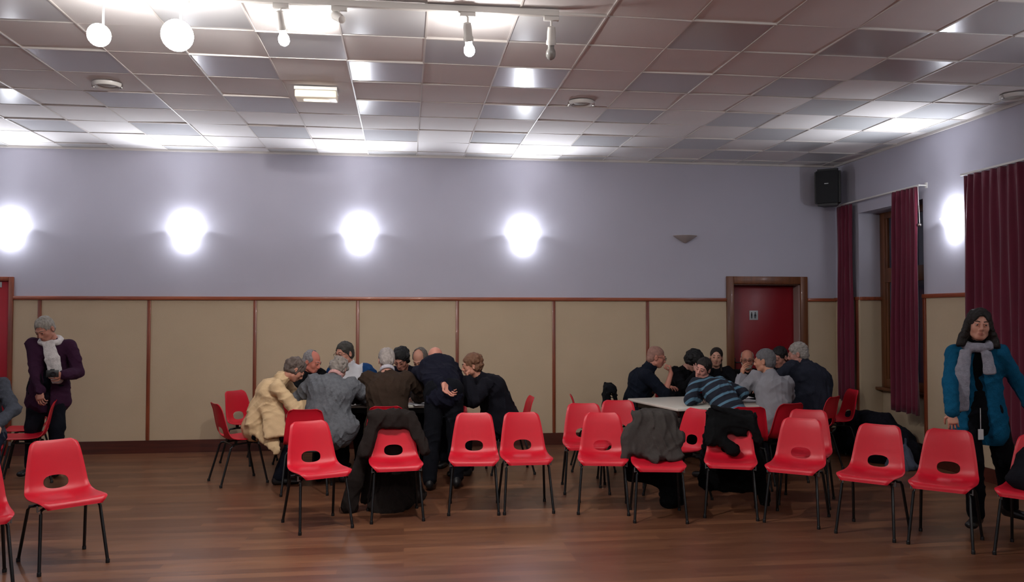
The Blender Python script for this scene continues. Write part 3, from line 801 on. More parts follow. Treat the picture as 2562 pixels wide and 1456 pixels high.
def sheet(x, y, z, deg, label, sx=0.21, sy=0.297, g='papers on the tables', bend=0.0):
    bm = bmesh.new(); N = 8; top = []; bot = []
    for i in range(N + 1):
        u = i / N; zz = bend * (u * u) + 0.002 * sin(u * 5)
        top.append([bm.verts.new((s * sx / 2, (u - 0.5) * sy, zz + 0.0012)) for s in (-1, 1)])
        bot.append([bm.verts.new((s * sx / 2, (u - 0.5) * sy, zz)) for s in (-1, 1)])
    for i in range(N):
        bm.faces.new((top[i][0], top[i][1], top[i + 1][1], top[i + 1][0])); bm.faces.new((bot[i][0], bot[i + 1][0], bot[i + 1][1], bot[i][1]))
        for s in (0, 1): bm.faces.new((top[i][s], top[i + 1][s], bot[i + 1][s], bot[i][s]))
    bm.faces.new((top[0][0], bot[0][0], bot[0][1], top[0][1])); bm.faces.new((top[N][0], bot[N][0], bot[N][1], top[N][1]))
    o = bm_obj('paper_sheet', bm, m_paper, None, loc=(x, y, z)); o.rotation_euler = (0, 0, radians(deg))
    return tag(o, label, 'paper', g)
sheet(0.16, 8.50, 0.744, 20, 'white paper on the left table beside the brown jumper')
sheet(0.46, 8.56, 0.744, -30, 'white paper on the left table near the curly-haired woman')
sheet(3.62, 8.36, 0.744, 12, 'white paper lying between the boy and the grey blazer')
sheet(3.64, 8.72, 0.744, 25, 'curled white paper standing up in front of the bearded man', bend=0.12)

# ------------------------------------------------------------------ people
def V3(*a): return np.array(a, float)
def nz(v): v = np.array(v, float); return v / (np.linalg.norm(v) + 1e-9)
def rotz(a): c, s = cos(a), sin(a); return np.array([[c, -s, 0], [s, c, 0], [0, 0, 1.0]])
def rotx(a): c, s = cos(a), sin(a); return np.array([[1.0, 0, 0], [0, c, -s], [0, s, c]])
def roty(a): c, s = cos(a), sin(a); return np.array([[c, 0, s], [0, 1.0, 0], [-s, 0, c]])
def ik(a, b, l1, l2, pole):
    a = np.array(a, float); b = np.array(b, float); d = b - a; L = np.linalg.norm(d)
    if L > (l1 + l2) * 0.995: b = a + d / L * (l1 + l2) * 0.995; d = b - a; L = np.linalg.norm(d)
    if L < abs(l1 - l2) + 0.02: L = abs(l1 - l2) + 0.02
    u = nz(d); c = (l1 * l1 + L * L - l2 * l2) / (2 * l1 * L); c = max(-1, min(1, c))
    p = np.array(pole, float); p = nz(p - u * (p @ u))
    return a + u * l1 * c + p * l1 * sqrt(max(0, 1 - c * c)), b

skin_cache = {}
def cm(kind, hexc, **kw):
    key = (kind, hexc, tuple(sorted(kw.items())))
    if key not in skin_cache: skin_cache[key] = mat(kind, hexc, **kw)
    return skin_cache[key]
def skin(h): return cm('skin', h, rough=0.55, spec=0.35, vary=0.04, vscale=9)
def cloth(h, v=0.05): return cm('cloth', h, rough=0.9, spec=0.15, vary=v, vscale=14, bump=0.25, bscale=160)
def knit(h): return cm('knit', h, rough=0.95, spec=0.1, vary=0.16, vscale=34, bump=0.6, bscale=110)
def hairm(h): return cm('hair', h, rough=0.6, spec=0.3, vary=0.22, vscale=40, bump=0.6, bscale=120)

def stripe_mat(axis, origin, c1, c2, period, duty):
    m = bpy.data.materials.new('striped_knit'); m.use_nodes = True; nt = m.node_tree; b = nt.nodes['Principled BSDF']
    tc = nt.nodes.new('ShaderNodeTexCoord'); dt = nt.nodes.new('ShaderNodeVectorMath'); dt.operation = 'DOT_PRODUCT'
    dt.inputs[1].default_value = tuple(axis); nt.links.new(tc.outputs['Object'], dt.inputs[0])
    a = nt.nodes.new('ShaderNodeMath'); a.operation = 'DIVIDE'; a.inputs[1].default_value = period; nt.links.new(dt.outputs['Value'], a.inputs[0])
    ad = nt.nodes.new('ShaderNodeMath'); ad.operation = 'ADD'; ad.inputs[1].default_value = origin; nt.links.new(a.outputs[0], ad.inputs[0])
    f = nt.nodes.new('ShaderNodeMath'); f.operation = 'FRACT'; nt.links.new(ad.outputs[0], f.inputs[0])
    g = nt.nodes.new('ShaderNodeMath'); g.operation = 'LESS_THAN'; g.inputs[1].default_value = duty; nt.links.new(f.outputs[0], g.inputs[0])
    mx = nt.nodes.new('ShaderNodeMix'); mx.data_type = 'RGBA'; mx.inputs[6].default_value = lin(c1); mx.inputs[7].default_value = lin(c2)
    nt.links.new(g.outputs[0], mx.inputs[0]); nt.links.new(mx.outputs[2], b.inputs['Base Color']); b.inputs['Roughness'].default_value = 0.9
    return m

def hand_frame(wrist, d, n):
    d = nz(d); n = np.array(n, float); n = nz(n - d * (d @ n)); return d, n, np.cross(d, n)
def hand(S, wrist, d, n, curl, left, sc=1.0, spread=0.0, thumb_in=0.4):
    # d: along the hand, n: out of the palm; fingers bend towards n
    d, n, sd = hand_frame(wrist, d, n)
    ts = 1 if (left) else -1
    rad = sd * ts                                  # towards the thumb
    w0 = np.array(wrist, float)
    S.con(w0 + d * 0.004, w0 + d * 0.078 * sc, rad, 0.028 * sc, 0.018 * sc, 0.041 * sc, 0.015 * sc, 0.015)
    lens = (0.044, 0.049, 0.046, 0.036)
    for i, L in enumerate(lens):
        off = (0.031 - 0.0205 * i) * sc
        base = w0 + d * (0.080 - 0.004 * abs(i - 1.2)) * sc + rad * off
        r = (0.0085, 0.0088, 0.0084, 0.0076)[i] * sc
        dirn = nz(d + rad * (0.10 - 0.07 * i) * (1 + spread)); p = base - d * 0.018; cur = base; ang = 0.0
        S.cap(p, cur, r * 1.15, r, 0.006)
        for j, f in enumerate((1.0, 0.62, 0.5)):
            ang += (curl + 0.06 * i) * (0.75, 1.0, 0.7)[j]
            v = dirn * cos(ang) + n * sin(ang); nxt = cur + v * L * f * sc
            S.cap(cur, nxt, r * (1 - 0.06 * j), r * (0.94 - 0.08 * j), 0.002); cur = nxt
    tb = w0 + d * 0.018 * sc + rad * 0.026 * sc + n * 0.004
    t1 = tb + (d * 0.55 + rad * 0.75 + n * thumb_in * 0.5) / 1.05 * 0.042 * sc
    t2 = t1 + nz(d * 0.85 + rad * 0.25 + n * (thumb_in + curl * 0.3)) * 0.032 * sc
    t3 = t2 + nz(d * 0.9 + rad * 0.0 + n * (thumb_in + curl * 0.45)) * 0.024 * sc
    S.cap(w0 + d * 0.012 * sc + rad * 0.012, tb, 0.013 * sc, 0.0125 * sc, 0.012); S.cap(tb, t1, 0.0125 * sc, 0.0105 * sc, 0.008)
    S.cap(t1, t2, 0.0102 * sc, 0.0092 * sc, 0.003); S.cap(t2, t3, 0.0092 * sc, 0.0078 * sc, 0.002)

def person(label, P, HC_, rz, head=(0, 0, 0), H=1.72, bulk=1.0, sex='m', age=1.0, hands=None, feet=None, poles=None, kpole=None, hdirs=None,
           skinc='#c08a72', hair=None, top=None, pants='#10131c', shoes='#0c0c0e', extra=None, glasses=False, beard=None, h=0.0065, seated=True, bodyshift=(0, 0, 0), brow='#3a2c26', sh_drop=0.0, chest_out=0.0):
    """P pelvis centre, HC_ head centre, rz facing (degrees, 0 looks towards -y), head = yaw, pitch (down positive), roll relative to the body; all in world metres"""
    s = H / 1.72; P = np.array(P, float); Hd = np.array(HC_, float)
    Rb = rotz(radians(rz)); fwd = Rb @ V3(0, -1, 0); side = Rb @ V3(1, 0, 0); up = V3(0, 0, 1)       # side = the person's left
    Rh = rotz(radians(rz + head[0])) @ rotx(radians(head[1])) @ roty(radians(head[2]))
    hw = lambda v: Hd + Rh @ (np.array(v, float) * s)
    N = Hd + Rh @ (V3(0, 0.050, -0.115) * s); N = N * 1.0 + (P - N) * 0.06
    sp = N - P; Ln = np.linalg.norm(sp); spd = nz(sp)
    sd = nz(side - spd * (side @ spd)); fr = np.cross(spd, sd); fr = fr if fr @ fwd > 0 or spd[2] < 0.5 else fr
    if fr @ fwd < -0.2: fr = -fr
    back = -fr
    # a rounded back: the middle of the trunk bulges backwards when leaning
    lean = max(0, 1 - spd[2]); bow = 0.028 + 0.05 * min(lean, 0.6)
    waist = P + spd * Ln * 0.34 + back * bow * 0.7; chest = P + spd * Ln * 0.68 + back * bow
    b = bulk
    SL = N + sd * 0.165 * s * (1 + (b - 1) * 0.5) - spd * 0.055 * s - up * sh_drop; SR = N - sd * 0.165 * s * (1 + (b - 1) * 0.5) - spd * 0.055 * s - up * sh_drop
    if sex == 'f': SL -= sd * 0.015; SR += sd * 0.015
    HL = P + side * 0.088 * s; HR = P - side * 0.088 * s
    O = V3(P[0], P[1], 0)
    if hands is None: hands = {}
    if feet is None: feet = {}
    lh = hands.get('L', tuple(P + fwd * 0.42 + side * 0.14 + V3(0, 0, 0.25))); rh = hands.get('R', tuple(P + fwd * 0.42 - side * 0.14 + V3(0, 0, 0.25)))
    fl_ = feet.get('L', tuple(O + fwd * 0.40 + side * 0.12 + V3(0, 0, 0.085))); fr_ = feet.get('R', tuple(O + fwd * 0.36 - side * 0.12 + V3(0, 0, 0.085)))
    poles = poles or {}; kpole = kpole or {}
    EL, lh = ik(SL, lh, 0.285 * s, 0.25 * s, poles.get('L', side * 0.6 - up * 0.8 - fwd * 0.25))
    ER, rh = ik(SR, rh, 0.285 * s, 0.25 * s, poles.get('R', -side * 0.6 - up * 0.8 - fwd * 0.25))
    KL, fl_ = ik(HL, fl_, 0.425 * s, 0.41 * s, kpole.get('L', fwd + up * 0.5)); KR, fr_ = ik(HR, fr_, 0.425 * s, 0.41 * s, kpole.get('R', fwd + up * 0.5))
    fdL = nz(V3(*(feet.get('Ld', tuple(fwd))))) ; fdR = nz(V3(*(feet.get('Rd', tuple(fwd)))))
    hd = hdirs or {}
    pts = np.array([P, N, Hd, SL, SR, EL, ER, lh, rh, KL, KR, fl_, fr_, HL, HR])
    lo = pts.min(0) - 0.22; hi = pts.max(0) + 0.22; lo[2] = max(lo[2], -0.02)
    root = empty('person', tuple(O), 0, label, 'person')
    # ---- body: one surface
    S = Sdf(lo, hi, h)
    f = 0.94 if sex == 'f' else 1.0
    S.con(P - up * 0.02 * s, waist, side, 0.150 * s * b, 0.105 * s * b, 0.128 * s * b * f, 0.092 * s * b, 0.05)
    S.con(waist, chest, side, 0.126 * s * b * f, 0.092 * s * b, 0.148 * s * b * f, 0.108 * s * b, 0.05)
    S.con(chest, N - spd * 0.02, sd, 0.142 * s * b * f, 0.098 * s * b, 0.062 * s, 0.056 * s, 0.05)
    for Sh, E_, Wr, Hp, K, A, fd in ((SL, EL, lh, HL, KL, fl_, fdL), (SR, ER, rh, HR, KR, fr_, fdR)):
        S.cap(N - spd * 0.06, Sh, 0.046 * s, 0.046 * s, 0.04)
        S.cap(Sh, E_, 0.047 * s * (0.5 + 0.5 * b), 0.038 * s, 0.025); S.cap(E_, Wr, 0.037 * s, 0.0245 * s, 0.02)
        S.cap(Hp, K, 0.082 * s * b, 0.054 * s, 0.05); S.cap(K, A, 0.052 * s, 0.036 * s, 0.03)
        S.ell(K * 0.7 + A * 0.3 - fd * 0.006, (0.048 * s, 0.048 * s, 0.09 * s), None, 0.03)
        S.cap(A - up * 0.03 + fd * -0.03, A - up * 0.055 + fd * 0.13 * s, 0.030, 0.022, 0.03)
    # neck and head
    S.cap(N - spd * 0.03, hw((0, 0.022, -0.075)), 0.056 * s * f, 0.052 * s * f, 0.03)
    hs = s; R3 = Rh
    def he(c, r, k=0.02, op='add'): S.ell(hw(c), np.array(r) * s, R3, k, op)
    def hc(a, c, ra, rb, k=0.01, op='add'): S.cap(hw(a), hw(c), ra * s, rb * s, k, op)
    he((0, 0.014, 0.034), (0.073, 0.092, 0.080)); he((0, -0.026, -0.03), (0.061, 0.062, 0.082), 0.03)
    he((0, -0.055, -0.088), (0.030 if sex == 'm' else 0.025, 0.026, 0.021), 0.03)
    for x in (-1, 1):
        he((x * 0.036, -0.056, -0.028), (0.024, 0.022, 0.026), 0.015); hc((x * 0.05, -0.01, -0.07), (x * 0.02, -0.06, -0.095), 0.018, 0.014, 0.02)
        he((x * 0.031, -0.094, 0.004), (0.015, 0.012, 0.011), 0.008, 'sub')
        he((x * 0.029, -0.080, 0.004), (0.014, 0.0125, 0.0125), 0.003); hc((x * 0.018, -0.0945, 0.0125), (x * 0.042, -0.088, 0.011), 0.0050, 0.0045, 0.003); hc((x * 0.019, -0.0925, -0.007), (x * 0.041, -0.087, -0.006), 0.0036, 0.0034, 0.003)
        he((x * 0.077, 0.012, -0.012), (0.009, 0.020, 0.032), 0.006); he((x * 0.083, 0.006, -0.012), (0.005, 0.010, 0.018), 0.003, 'sub')
        hc((x * 0.012, -0.088, 0.022), (x * 0.044, -0.076, 0.022), 0.009, 0.007, 0.01)
        he((x * 0.012, -0.098, -0.036), (0.009, 0.011, 0.008), 0.006)
    hc((0, -0.086, 0.016), (0, -0.107, -0.030), 0.008, 0.0125, 0.008); hc((0, -0.090, -0.05), (0, -0.088, -0.056), 0.012, 0.012, 0.012)
    for x in (-1, 1):
        hc((0, -0.0905, -0.0615), (x * 0.021, -0.081, -0.064), 0.0062, 0.004, 0.004); hc((0, -0.090, -0.0725), (x * 0.018, -0.082, -0.071), 0.0072, 0.004, 0.004)
    # hands
    for side_n, Wr, E_ in (('L', lh, EL), ('R', rh, ER)):
        d0 = nz(Wr - E_); spec = hd.get(side_n, {})
        d = spec.get('d', tuple(d0)); n = spec.get('n', (0, 0, -1)); hand(S, Wr, d, n, spec.get('curl', 0.45), side_n == 'L', s * (0.93 if sex == 'f' else 1.0), thumb_in=spec.get('thumb', 0.4))
    lipc = tuple(max(0, x) for x in (0, 0, 0))
    body = S.mesh('body', [skin(skinc), cm('lips', '#a0655a', rough=0.5)], root, O, 0)
    def lipf(c):
        q = (c - Hd) @ R3 / s
        return ((abs(q[:, 0] / 0.021) ** 2 + ((q[:, 2] + 0.067) / 0.0085) ** 2 < 1) & (q[:, 1] < -0.083)).astype(int)
    face_mats(body, lipf, O)
    # eyes: ball with a dark iris facing forward
    for x in (-1, 1):
        bm = bmesh.new(); c = hw((x * 0.0295, -0.0835, 0.003)); r = 0.0112 * s
        bmesh.ops.create_uvsphere(bm, u_segments=14, v_segments=10, radius=r)
        for f_ in bm.faces:
            n_ = f_.calc_center_median().normalized(); f_.material_index = 1 if n_.z > 0.74 else 0
        M = Matrix([list(R3[i]) for i in range(3)]).to_4x4() @ Matrix.Rotation(radians(90), 4, 'X')
        bmesh.ops.transform(bm, matrix=M, verts=bm.verts); bmesh.ops.translate(bm, verts=bm.verts, vec=tuple(c - O))
        bm_obj('eye', bm, [cm('eye_white', '#a8978c', rough=0.35), cm('iris', '#231813', rough=0.2)], root, smooth=True)
        bm = bmesh.new(); tube(bm, [tuple(hw(p) - O) for p in ((x * 0.013, -0.0975, 0.0245), (x * 0.030, -0.094, 0.030), (x * 0.047, -0.078, 0.0245))], 0.0038 * s, 8, 0.0022 * s)
        bm_obj('eyebrow', bm, hairm(brow), root, smooth=True)
    if glasses:
        bm = bmesh.new()
        for x in (-1, 1):
            tube(bm, [tuple(hw((x * 0.031 + 0.021 * cos(a), -0.108 - 0.0 * abs(x), 0.002 + 0.016 * sin(a))) - O) for a in np.linspace(0, 2 * pi, 17)], 0.0018, 6)
            tube(bm, [tuple(hw(p) - O) for p in ((x * 0.052, -0.106, 0.006), (x * 0.074, -0.05, 0.006), (x * 0.080, 0.01, 0.002))], 0.0018, 6)
        tube(bm, [tuple(hw((-0.010, -0.110, 0.006)) - O), tuple(hw((0.010, -0.110, 0.006)) - O)], 0.0018, 6)
        bm_obj('glasses', bm, cm('spectacle_frame', '#1b1a1c', rough=0.3), root)
    # hair
    if hair:
        st = hair['style']; c = hair['c']; ex = hair.get('vol', 0.012) * (0.62 if hair['style'] in ('short', 'balding') else 0.85)
        plo = Hd - 0.28 - (V3(0, 0, 0.25) if st == 'long' else 0); phi = Hd + 0.24
        A = Sdf(plo, phi, 0.0055)
        def ae(c_, r_, k=0.02, op='add'): A.ell(hw(c_), np.array(r_) * s, R3, k, op)
        def ac(a, c_, ra, rb, k=0.02, op='add'): A.cap(hw(a), hw(c_), ra * s, rb * s, k, op)
        ae((0, 0.016, 0.036), (0.073 + ex, 0.093 + ex, 0.081 + ex))
        ae((0, 0.052, -0.02), (0.066 + ex * 0.8, 0.052 + ex, 0.07))
        if st == 'bald':
            ae((0, -0.030, 0.085), (0.066, 0.120, 0.085), 0.012, 'sub'); ae((0, -0.08, -0.02), (0.09, 0.085, 0.13), 0.01, 'sub')
            A.noise(0.003, 160, 3)
        elif st == 'balding':
            ae((0, -0.060, 0.075), (0.064, 0.105, 0.075), 0.012, 'sub'); ae((0, -0.085, -0.03), (0.085, 0.085, 0.11), 0.01, 'sub')
            A.noise(0.004, 150, 3)
        elif st == 'short':
            ae((0, -0.100, -0.030), (0.078, 0.083, 0.098), 0.010, 'sub')
            A.noise(hair.get('n', 0.005), 170, int(abs(Hd[0]) * 100) % 97, (1, 1, 0.5))
        elif st == 'curly':
            r_ = np.random.default_rng(int(abs(Hd[0]) * 1000))
            for i in range(60):
                v = r_.normal(size=3); v /= np.linalg.norm(v)
                if v[1] < -0.45 and v[2] < 0.55: continue
                if v[2] < -0.75: continue
                q = V3(0, 0.02, 0.022) + v * V3(0.073 + ex * 0.8, 0.088 + ex * 0.8, 0.082 + ex * 0.8); ae(tuple(q), [r_.uniform(0.018, 0.027)] * 3, 0.010)
            ae((0, -0.105, -0.030), (0.070, 0.075, 0.092), 0.010, 'sub'); A.noise(0.005, 130, 5)
        elif st == 'tied':
            ae((0, 0.115, -0.01), (0.028, 0.03, 0.034)); ae((0, -0.104, -0.026), (0.070, 0.080, 0.108), 0.010, 'sub'); A.noise(0.002, 200, 5)
            if hair.get('tail'): ac((0.05, 0.06, -0.05), (0.075, 0.0, -0.17), 0.022, 0.014)
        elif st == 'long':
            for x in (-1, 1):
                ac((x * 0.066, 0.0, 0.03), (x * 0.092, -0.002, -0.085), 0.026, 0.034); ac((x * 0.092, -0.002, -0.085), (x * 0.115, -0.030, -0.150), 0.036, 0.028)
                ac((x * 0.050, 0.07, 0.0), (x * 0.075, 0.065, -0.15), 0.045, 0.036); ac((x * 0.108, -0.015, -0.12), (x * 0.135, -0.02, -0.165), 0.028, 0.016)
            ac((0, 0.085, 0.0), (0, 0.085, -0.16), 0.055, 0.05)
            r_ = np.random.default_rng(5)
            for i in range(70):
                x = r_.choice([-1, 1]); z_ = r_.uniform(-0.18, 0.03); q = (x * (0.080 + 0.22 * max(0, 0.02 - z_) * r_.uniform(0.6, 1.0)), r_.uniform(-0.035, 0.06), z_); ae(q, [r_.uniform(0.013, 0.022)] * 3, 0.008)
            ae((0.0, -0.115, -0.022), (0.060, 0.085, 0.104), 0.010, 'sub'); A.noise(0.006, 95, 9, (1, 1, 0.4))
        A.mesh('hair', hairm(c), root, O)
    if beard:
        A = Sdf(Hd - 0.2, Hd + 0.2, 0.005)
        A.ell(hw((0, -0.056, -0.088)), np.array((0.040, 0.036, 0.036)) * s, R3, 0.02)
        for x in (-1, 1): A.cap(hw((x * 0.03, -0.06, -0.085)), hw((x * 0.062, -0.01, -0.045)), 0.018 * s, 0.012 * s, 0.02); A.cap(hw((x * 0.004, -0.098, -0.052)), hw((x * 0.028, -0.083, -0.066)), 0.0075 * s, 0.006 * s, 0.01)
        A.ell(hw((0, -0.095, -0.067)), np.array((0.017, 0.012, 0.006)) * s, R3, 0.004, 'sub'); A.noise(0.003, 200, 2)
        A.mesh('beard', hairm(beard), root, O)
    # ---- clothing
    tp = top or {}; tk = tp.get('t', 0.020); hem = tp.get('hem', 0.06); ch = tp.get('h', 0.0095)
    T_ = Sdf(lo - 0.06, hi + 0.06, ch)
    T_.con(P - up * (hem if not seated else 0.0) , waist, side, (0.150 * b) * s + tk, 0.108 * s * b + tk, 0.128 * s * b * f + tk, 0.094 * s * b + tk, 0.05)
    T_.con(waist, chest, side, 0.126 * s * b * f + tk, 0.094 * s * b + tk, 0.148 * s * b * f + tk, 0.110 * s * b + tk, 0.05)
    T_.con(chest, N - spd * 0.03, sd, 0.142 * s * b * f + tk, 0.100 * s * b + tk, 0.070 * s, 0.064 * s, 0.05)
    slv = tp.get('sleeve', 1.0)
    for Sh, E_, Wr, Hp, K in ((SL, EL, lh, HL, KL), (SR, ER, rh, HR, KR)):
        T_.cap(N - spd * 0.060, Sh - spd * 0.008, 0.052 * s, 0.050 * s + tk * 0.3, 0.04)
        T_.cap(Sh, E_, 0.049 * s * (0.5 + 0.5 * b) + tk * 0.7, 0.040 * s + tk * 0.8, 0.03)
        if slv > 0.1: T_.cap(E_, E_ + (Wr - E_) * min(slv, 0.97), 0.040 * s + tk * 0.8, 0.030 * s + tk * (0.8 if slv > 0.5 else 1.0), 0.018)
        if seated and hem > 0: T_.cap(Hp, Hp + (K - Hp) * min(0.6, hem * 3), 0.09 * s * b + tk * 0.7, 0.085 * s * b + tk * 0.5, 0.05)
    if tp.get('collar', 0) > 0:
        c0 = N - spd * 0.01; nd = nz(hw((0, 0.022, -0.075)) - c0); T_.cap(c0, c0 + nd * tp['collar'], 0.070 * s, 0.064 * s, 0.02)
    if 'ext' in tp: tp['ext'](T_, dict(P=P, N=N, waist=waist, chest=chest, SL=SL, SR=SR, EL=EL, ER=ER, lh=lh, rh=rh, fwd=fwd, side=side, up=up, KL=KL, KR=KR, sd=sd, fr=fr, spd=spd))
    T_.noise(tp.get('wr', 0.0075), tp.get('wf', 27), int(abs(P[0]) * 31 + 3), (1, 1, 1.3)); T_.noise(tp.get('wr2', 0.003), 58, 4)
    if tp.get('wr2', 1) > 0: T_.folds(0.009, 46, int(abs(P[0]) * 17), 0.38, 3)
    # cut the garment at neck opening
    tops = tp.get('m') or cloth(tp.get('c', '#111318'))
    q = tp.get('name', 'jumper')
    nk = hw((0, 0.022, -0.075)); T_.cap(N + nz(nk - N) * (0.065 if tp.get('collar', 0) == 0 else tp['collar'] + 0.045), nk + nz(nk - N) * 0.1, 0.058 * s, 0.062 * s, 0.004, 'sub')
    garment = T_.mesh(q, tops, root, O)
    if 'fm' in tp and garment: face_mats(garment, lambda c: tp['fm'](c, dict(P=P, N=N, chest=chest, SL=SL, SR=SR, EL=EL, ER=ER, lh=lh, rh=rh, fwd=fwd, side=side, sd=sd, fr=fr)), O)
    L_ = Sdf(lo - 0.05, hi + 0.05, 0.0105)
    L_.con(P - up * 0.03, P + spd * 0.10, side, 0.158 * s * b, 0.115 * s * b, 0.140 * s * b, 0.105 * s * b, 0.05)
    for Hp, K, A, fd in ((HL, KL, fl_, fdL), (HR, KR, fr_, fdR)):
        L_.cap(Hp, K, 0.096 * s * b, 0.076 * s, 0.05); L_.cap(K, A + up * 0.0, 0.075 * s, 0.060 * s, 0.03)
    if 'skirt' in (extra or {}): extra['skirt'](L_, dict(P=P, KL=KL, KR=KR, HL=HL, HR=HR, fwd=fwd, side=side, up=up))
    L_.noise(0.006, 28, 7); L_.folds(0.008, 44, 9, 0.4, 2); L_.mesh('trousers', cloth(pants), root, O)
    for A, fd in ((fl_, fdL), (fr_, fdR)):
        B = Sdf(A - 0.26, A + 0.26, 0.0075); z0 = 0.0; sl = np.cross(fd, up)
        hl = V3(A[0], A[1], A[2] - 0.045) - fd * 0.035; to = V3(A[0], A[1], A[2] - 0.058) + fd * 0.165 * s
        B.con(hl, to, sl, 0.041, 0.044, 0.044, 0.028, 0.02); B.cap(A - fd * 0.01, A + up * extra_boot(extra), 0.050, 0.052, 0.02)
        B.plane_cut((0, 0, A[2] - 0.083), (0, 0, -1)); B.mesh('shoe', cm('shoe_leather', shoes, rough=0.4), root, O)
    return root, dict(P=P, N=N, Hd=Hd, Rh=Rh, waist=waist, chest=chest, SL=SL, SR=SR, EL=EL, ER=ER, lh=lh, rh=rh, fwd=fwd, side=side, up=up, O=O, sd=sd, fr=fr, spd=spd, s=s, hw=hw)
def extra_boot(e): return (e or {}).get('boot', 0.01)

def blob(name, root, O, lo, hi, fn, material, h=0.008, wr=0.004, wf=40, seed=1):
    B = Sdf(lo, hi, h); fn(B); B.noise(wr, wf, seed); return B.mesh(name, material, root, O)

def collar_ring(root, J, color, r=0.010, tilt=0.0):
    lo = J['N'] - 0.16; hi = J['N'] + 0.2
    nk = J['hw']((0, 0.022, -0.075)); nd = nz(nk - J['N']); c = J['N'] + nd * 0.045; a1 = nz(J['side'] - nd * (J['side'] @ nd)); a2 = np.cross(nd, a1)
    def fn(B):
        pr = None
        for a in np.linspace(0, 2 * pi, 17):
            q = c + a1 * 0.064 * cos(a) + a2 * 0.064 * sin(a)
            if pr is not None: B.cap(pr, q, r, r, 0.005); B.cap(pr - nd * 0.02, q - nd * 0.02, r * 1.1, r * 1.1, 0.005)
            pr = q
    return blob('shirt_collar', root, J['O'], lo, hi, fn, cloth(color), 0.006, 0.001, 40, 3)

# ------------------------------------------------------------------ who is in the hall
def pick(J, c): return c - J['P']
def scarf(root, J, color, tails, name='scarf', r=0.028, low=0.004):
    lo = J['N'] - 0.35; hi = J['N'] + 0.3; lo[2] -= 0.55
    def fn(B):
        c = J['N'] - J['up'] * low + J['fwd'] * 0.026; pr = None
        for a in np.linspace(0, 2 * pi, 17):
            q = c + J['side'] * 0.088 * cos(a) + J['fwd'] * 0.082 * sin(a) + J['up'] * (-0.028 * sin(a))
            if pr is not None: B.cap(pr, q, r, r, 0.01)
            pr = q
        for t in tails:
            for a_, b_, wa, wb in t: B.con(a_, b_, J['side'], wa, 0.020, wb, 0.018, 0.012)
    return blob(name, root, J['O'], lo, hi, fn, knit(color), 0.007, 0.005, 55, 3)

def jacket(root, J, color, t, hem, open_w, sleeve=1.0, flare=0.0, name='jacket', b=1.0, h=0.009):
    s = J['s']; pts = np.array([J['P'], J['N'], J['SL'], J['SR'], J['EL'], J['ER'], J['lh'], J['rh']])
    lo = pts.min(0) - 0.25; hi = pts.max(0) + 0.2; lo[2] = min(lo[2], J['P'][2] - hem - 0.1)
    def fn(B):
        side, up, fwd, P, N, wa, chs, spd = (J[k] for k in ('side', 'up', 'fwd', 'P', 'N', 'waist', 'chest', 'spd'))
        B.con(P - up * hem, wa, side, 0.165 * s * b + t + flare, 0.12 * s * b + t, 0.135 * s * b + t, 0.10 * s * b + t, 0.05)
        B.con(wa, chs, side, 0.132 * s * b + t, 0.098 * s * b + t, 0.148 * s * b + t, 0.110 * s * b + t, 0.05)
        B.con(chs, N - spd * 0.03, J['sd'], 0.142 * s * b + t, 0.100 * s * b + t, 0.074 * s, 0.068 * s, 0.05)
        for Sh, E_, Wr in ((J['SL'], J['EL'], J['lh']), (J['SR'], J['ER'], J['rh'])):
            B.cap(N - spd * 0.060, Sh - spd * 0.008, 0.056 * s, 0.052 * s + t * 0.4, 0.04)
            B.cap(Sh, E_, 0.054 * s + t * 0.5, 0.046 * s + t * 0.4, 0.03); B.cap(E_, E_ + (Wr - E_) * min(0.96, sleeve), 0.046 * s + t * 0.4, 0.036 * s + t * 0.5, 0.02)
        if open_w > 0:
            f0 = fwd * 0.17
            B.con(P - up * (hem + 0.12) + f0, N - up * 0.02 + fwd * 0.13, side, open_w * 1.25, 0.11, open_w * 0.6, 0.07, 0.01, 'sub')
        B.cap(N + up * 0.05, N + up * 0.2, 0.06 * s, 0.07 * s, 0.01, 'sub')
    def fn2(B): fn(B); B.folds(0.006, 42, 5, 0.38, 3)
    return blob(name, root, J['O'], lo, hi, fn2, color if not isinstance(color, str) else knit(color), h, 0.006, 26, 8)

# --- the man standing at the left
Pm = (-3.64, 9.08, 0.94)
root, J = person('grey-haired man standing in a dark plum jacket and white scarf, looking down at a chair', Pm, (-3.63, 8.94, 1.51), 6, head=(-18, 34, -4), H=1.74, bulk=1.04, sh_drop=0.02,
    hands={'L': (-3.38, 8.78, 1.05), 'R': (-3.60, 8.80, 0.88)}, poles={'L': (0.45, 0.6, -0.8), 'R': (-0.9, 0.5, -0.4)}, hdirs={'L': {'d': (-0.5, -0.7, 0.0), 'n': (-0.7, 0.5, 0.2), 'curl': 0.9}, 'R': {'d': (0.15, -0.35, -0.9), 'n': (0.3, 0.9, -0.3), 'curl': 0.7}},
    feet={'L': (-3.52, 9.05, 0.085), 'R': (-3.80, 9.10, 0.085), 'Ld': (0.15, -1, 0), 'Rd': (-0.2, -1, 0)}, kpole={'L': (0, -1, 0), 'R': (0, -1, 0)},
    skinc='#b07a68', hair=dict(style='short', c='#8b867e', vol=0.013), brow='#6b645c', top=dict(c='#16111a', hem=0.10, name='waistcoat', t=0.008, wr=0.002, wr2=0.0), pants='#0d1019', seated=False)
jacket(root, J, cloth('#33182e'), 0.026, 0.17, 0.045, b=1.04, flare=0.015)
n0 = J['N'] + J['fwd'] * 0.12
scarf(root, J, '#c9c4c2', [[(n0 + (0.0, 0, -0.04), n0 + (0.055, -0.03, -0.20), 0.055, 0.070), (n0 + (0.055, -0.03, -0.20), n0 + (0.11, -0.02, -0.44), 0.075, 0.055)]], low=0.026)
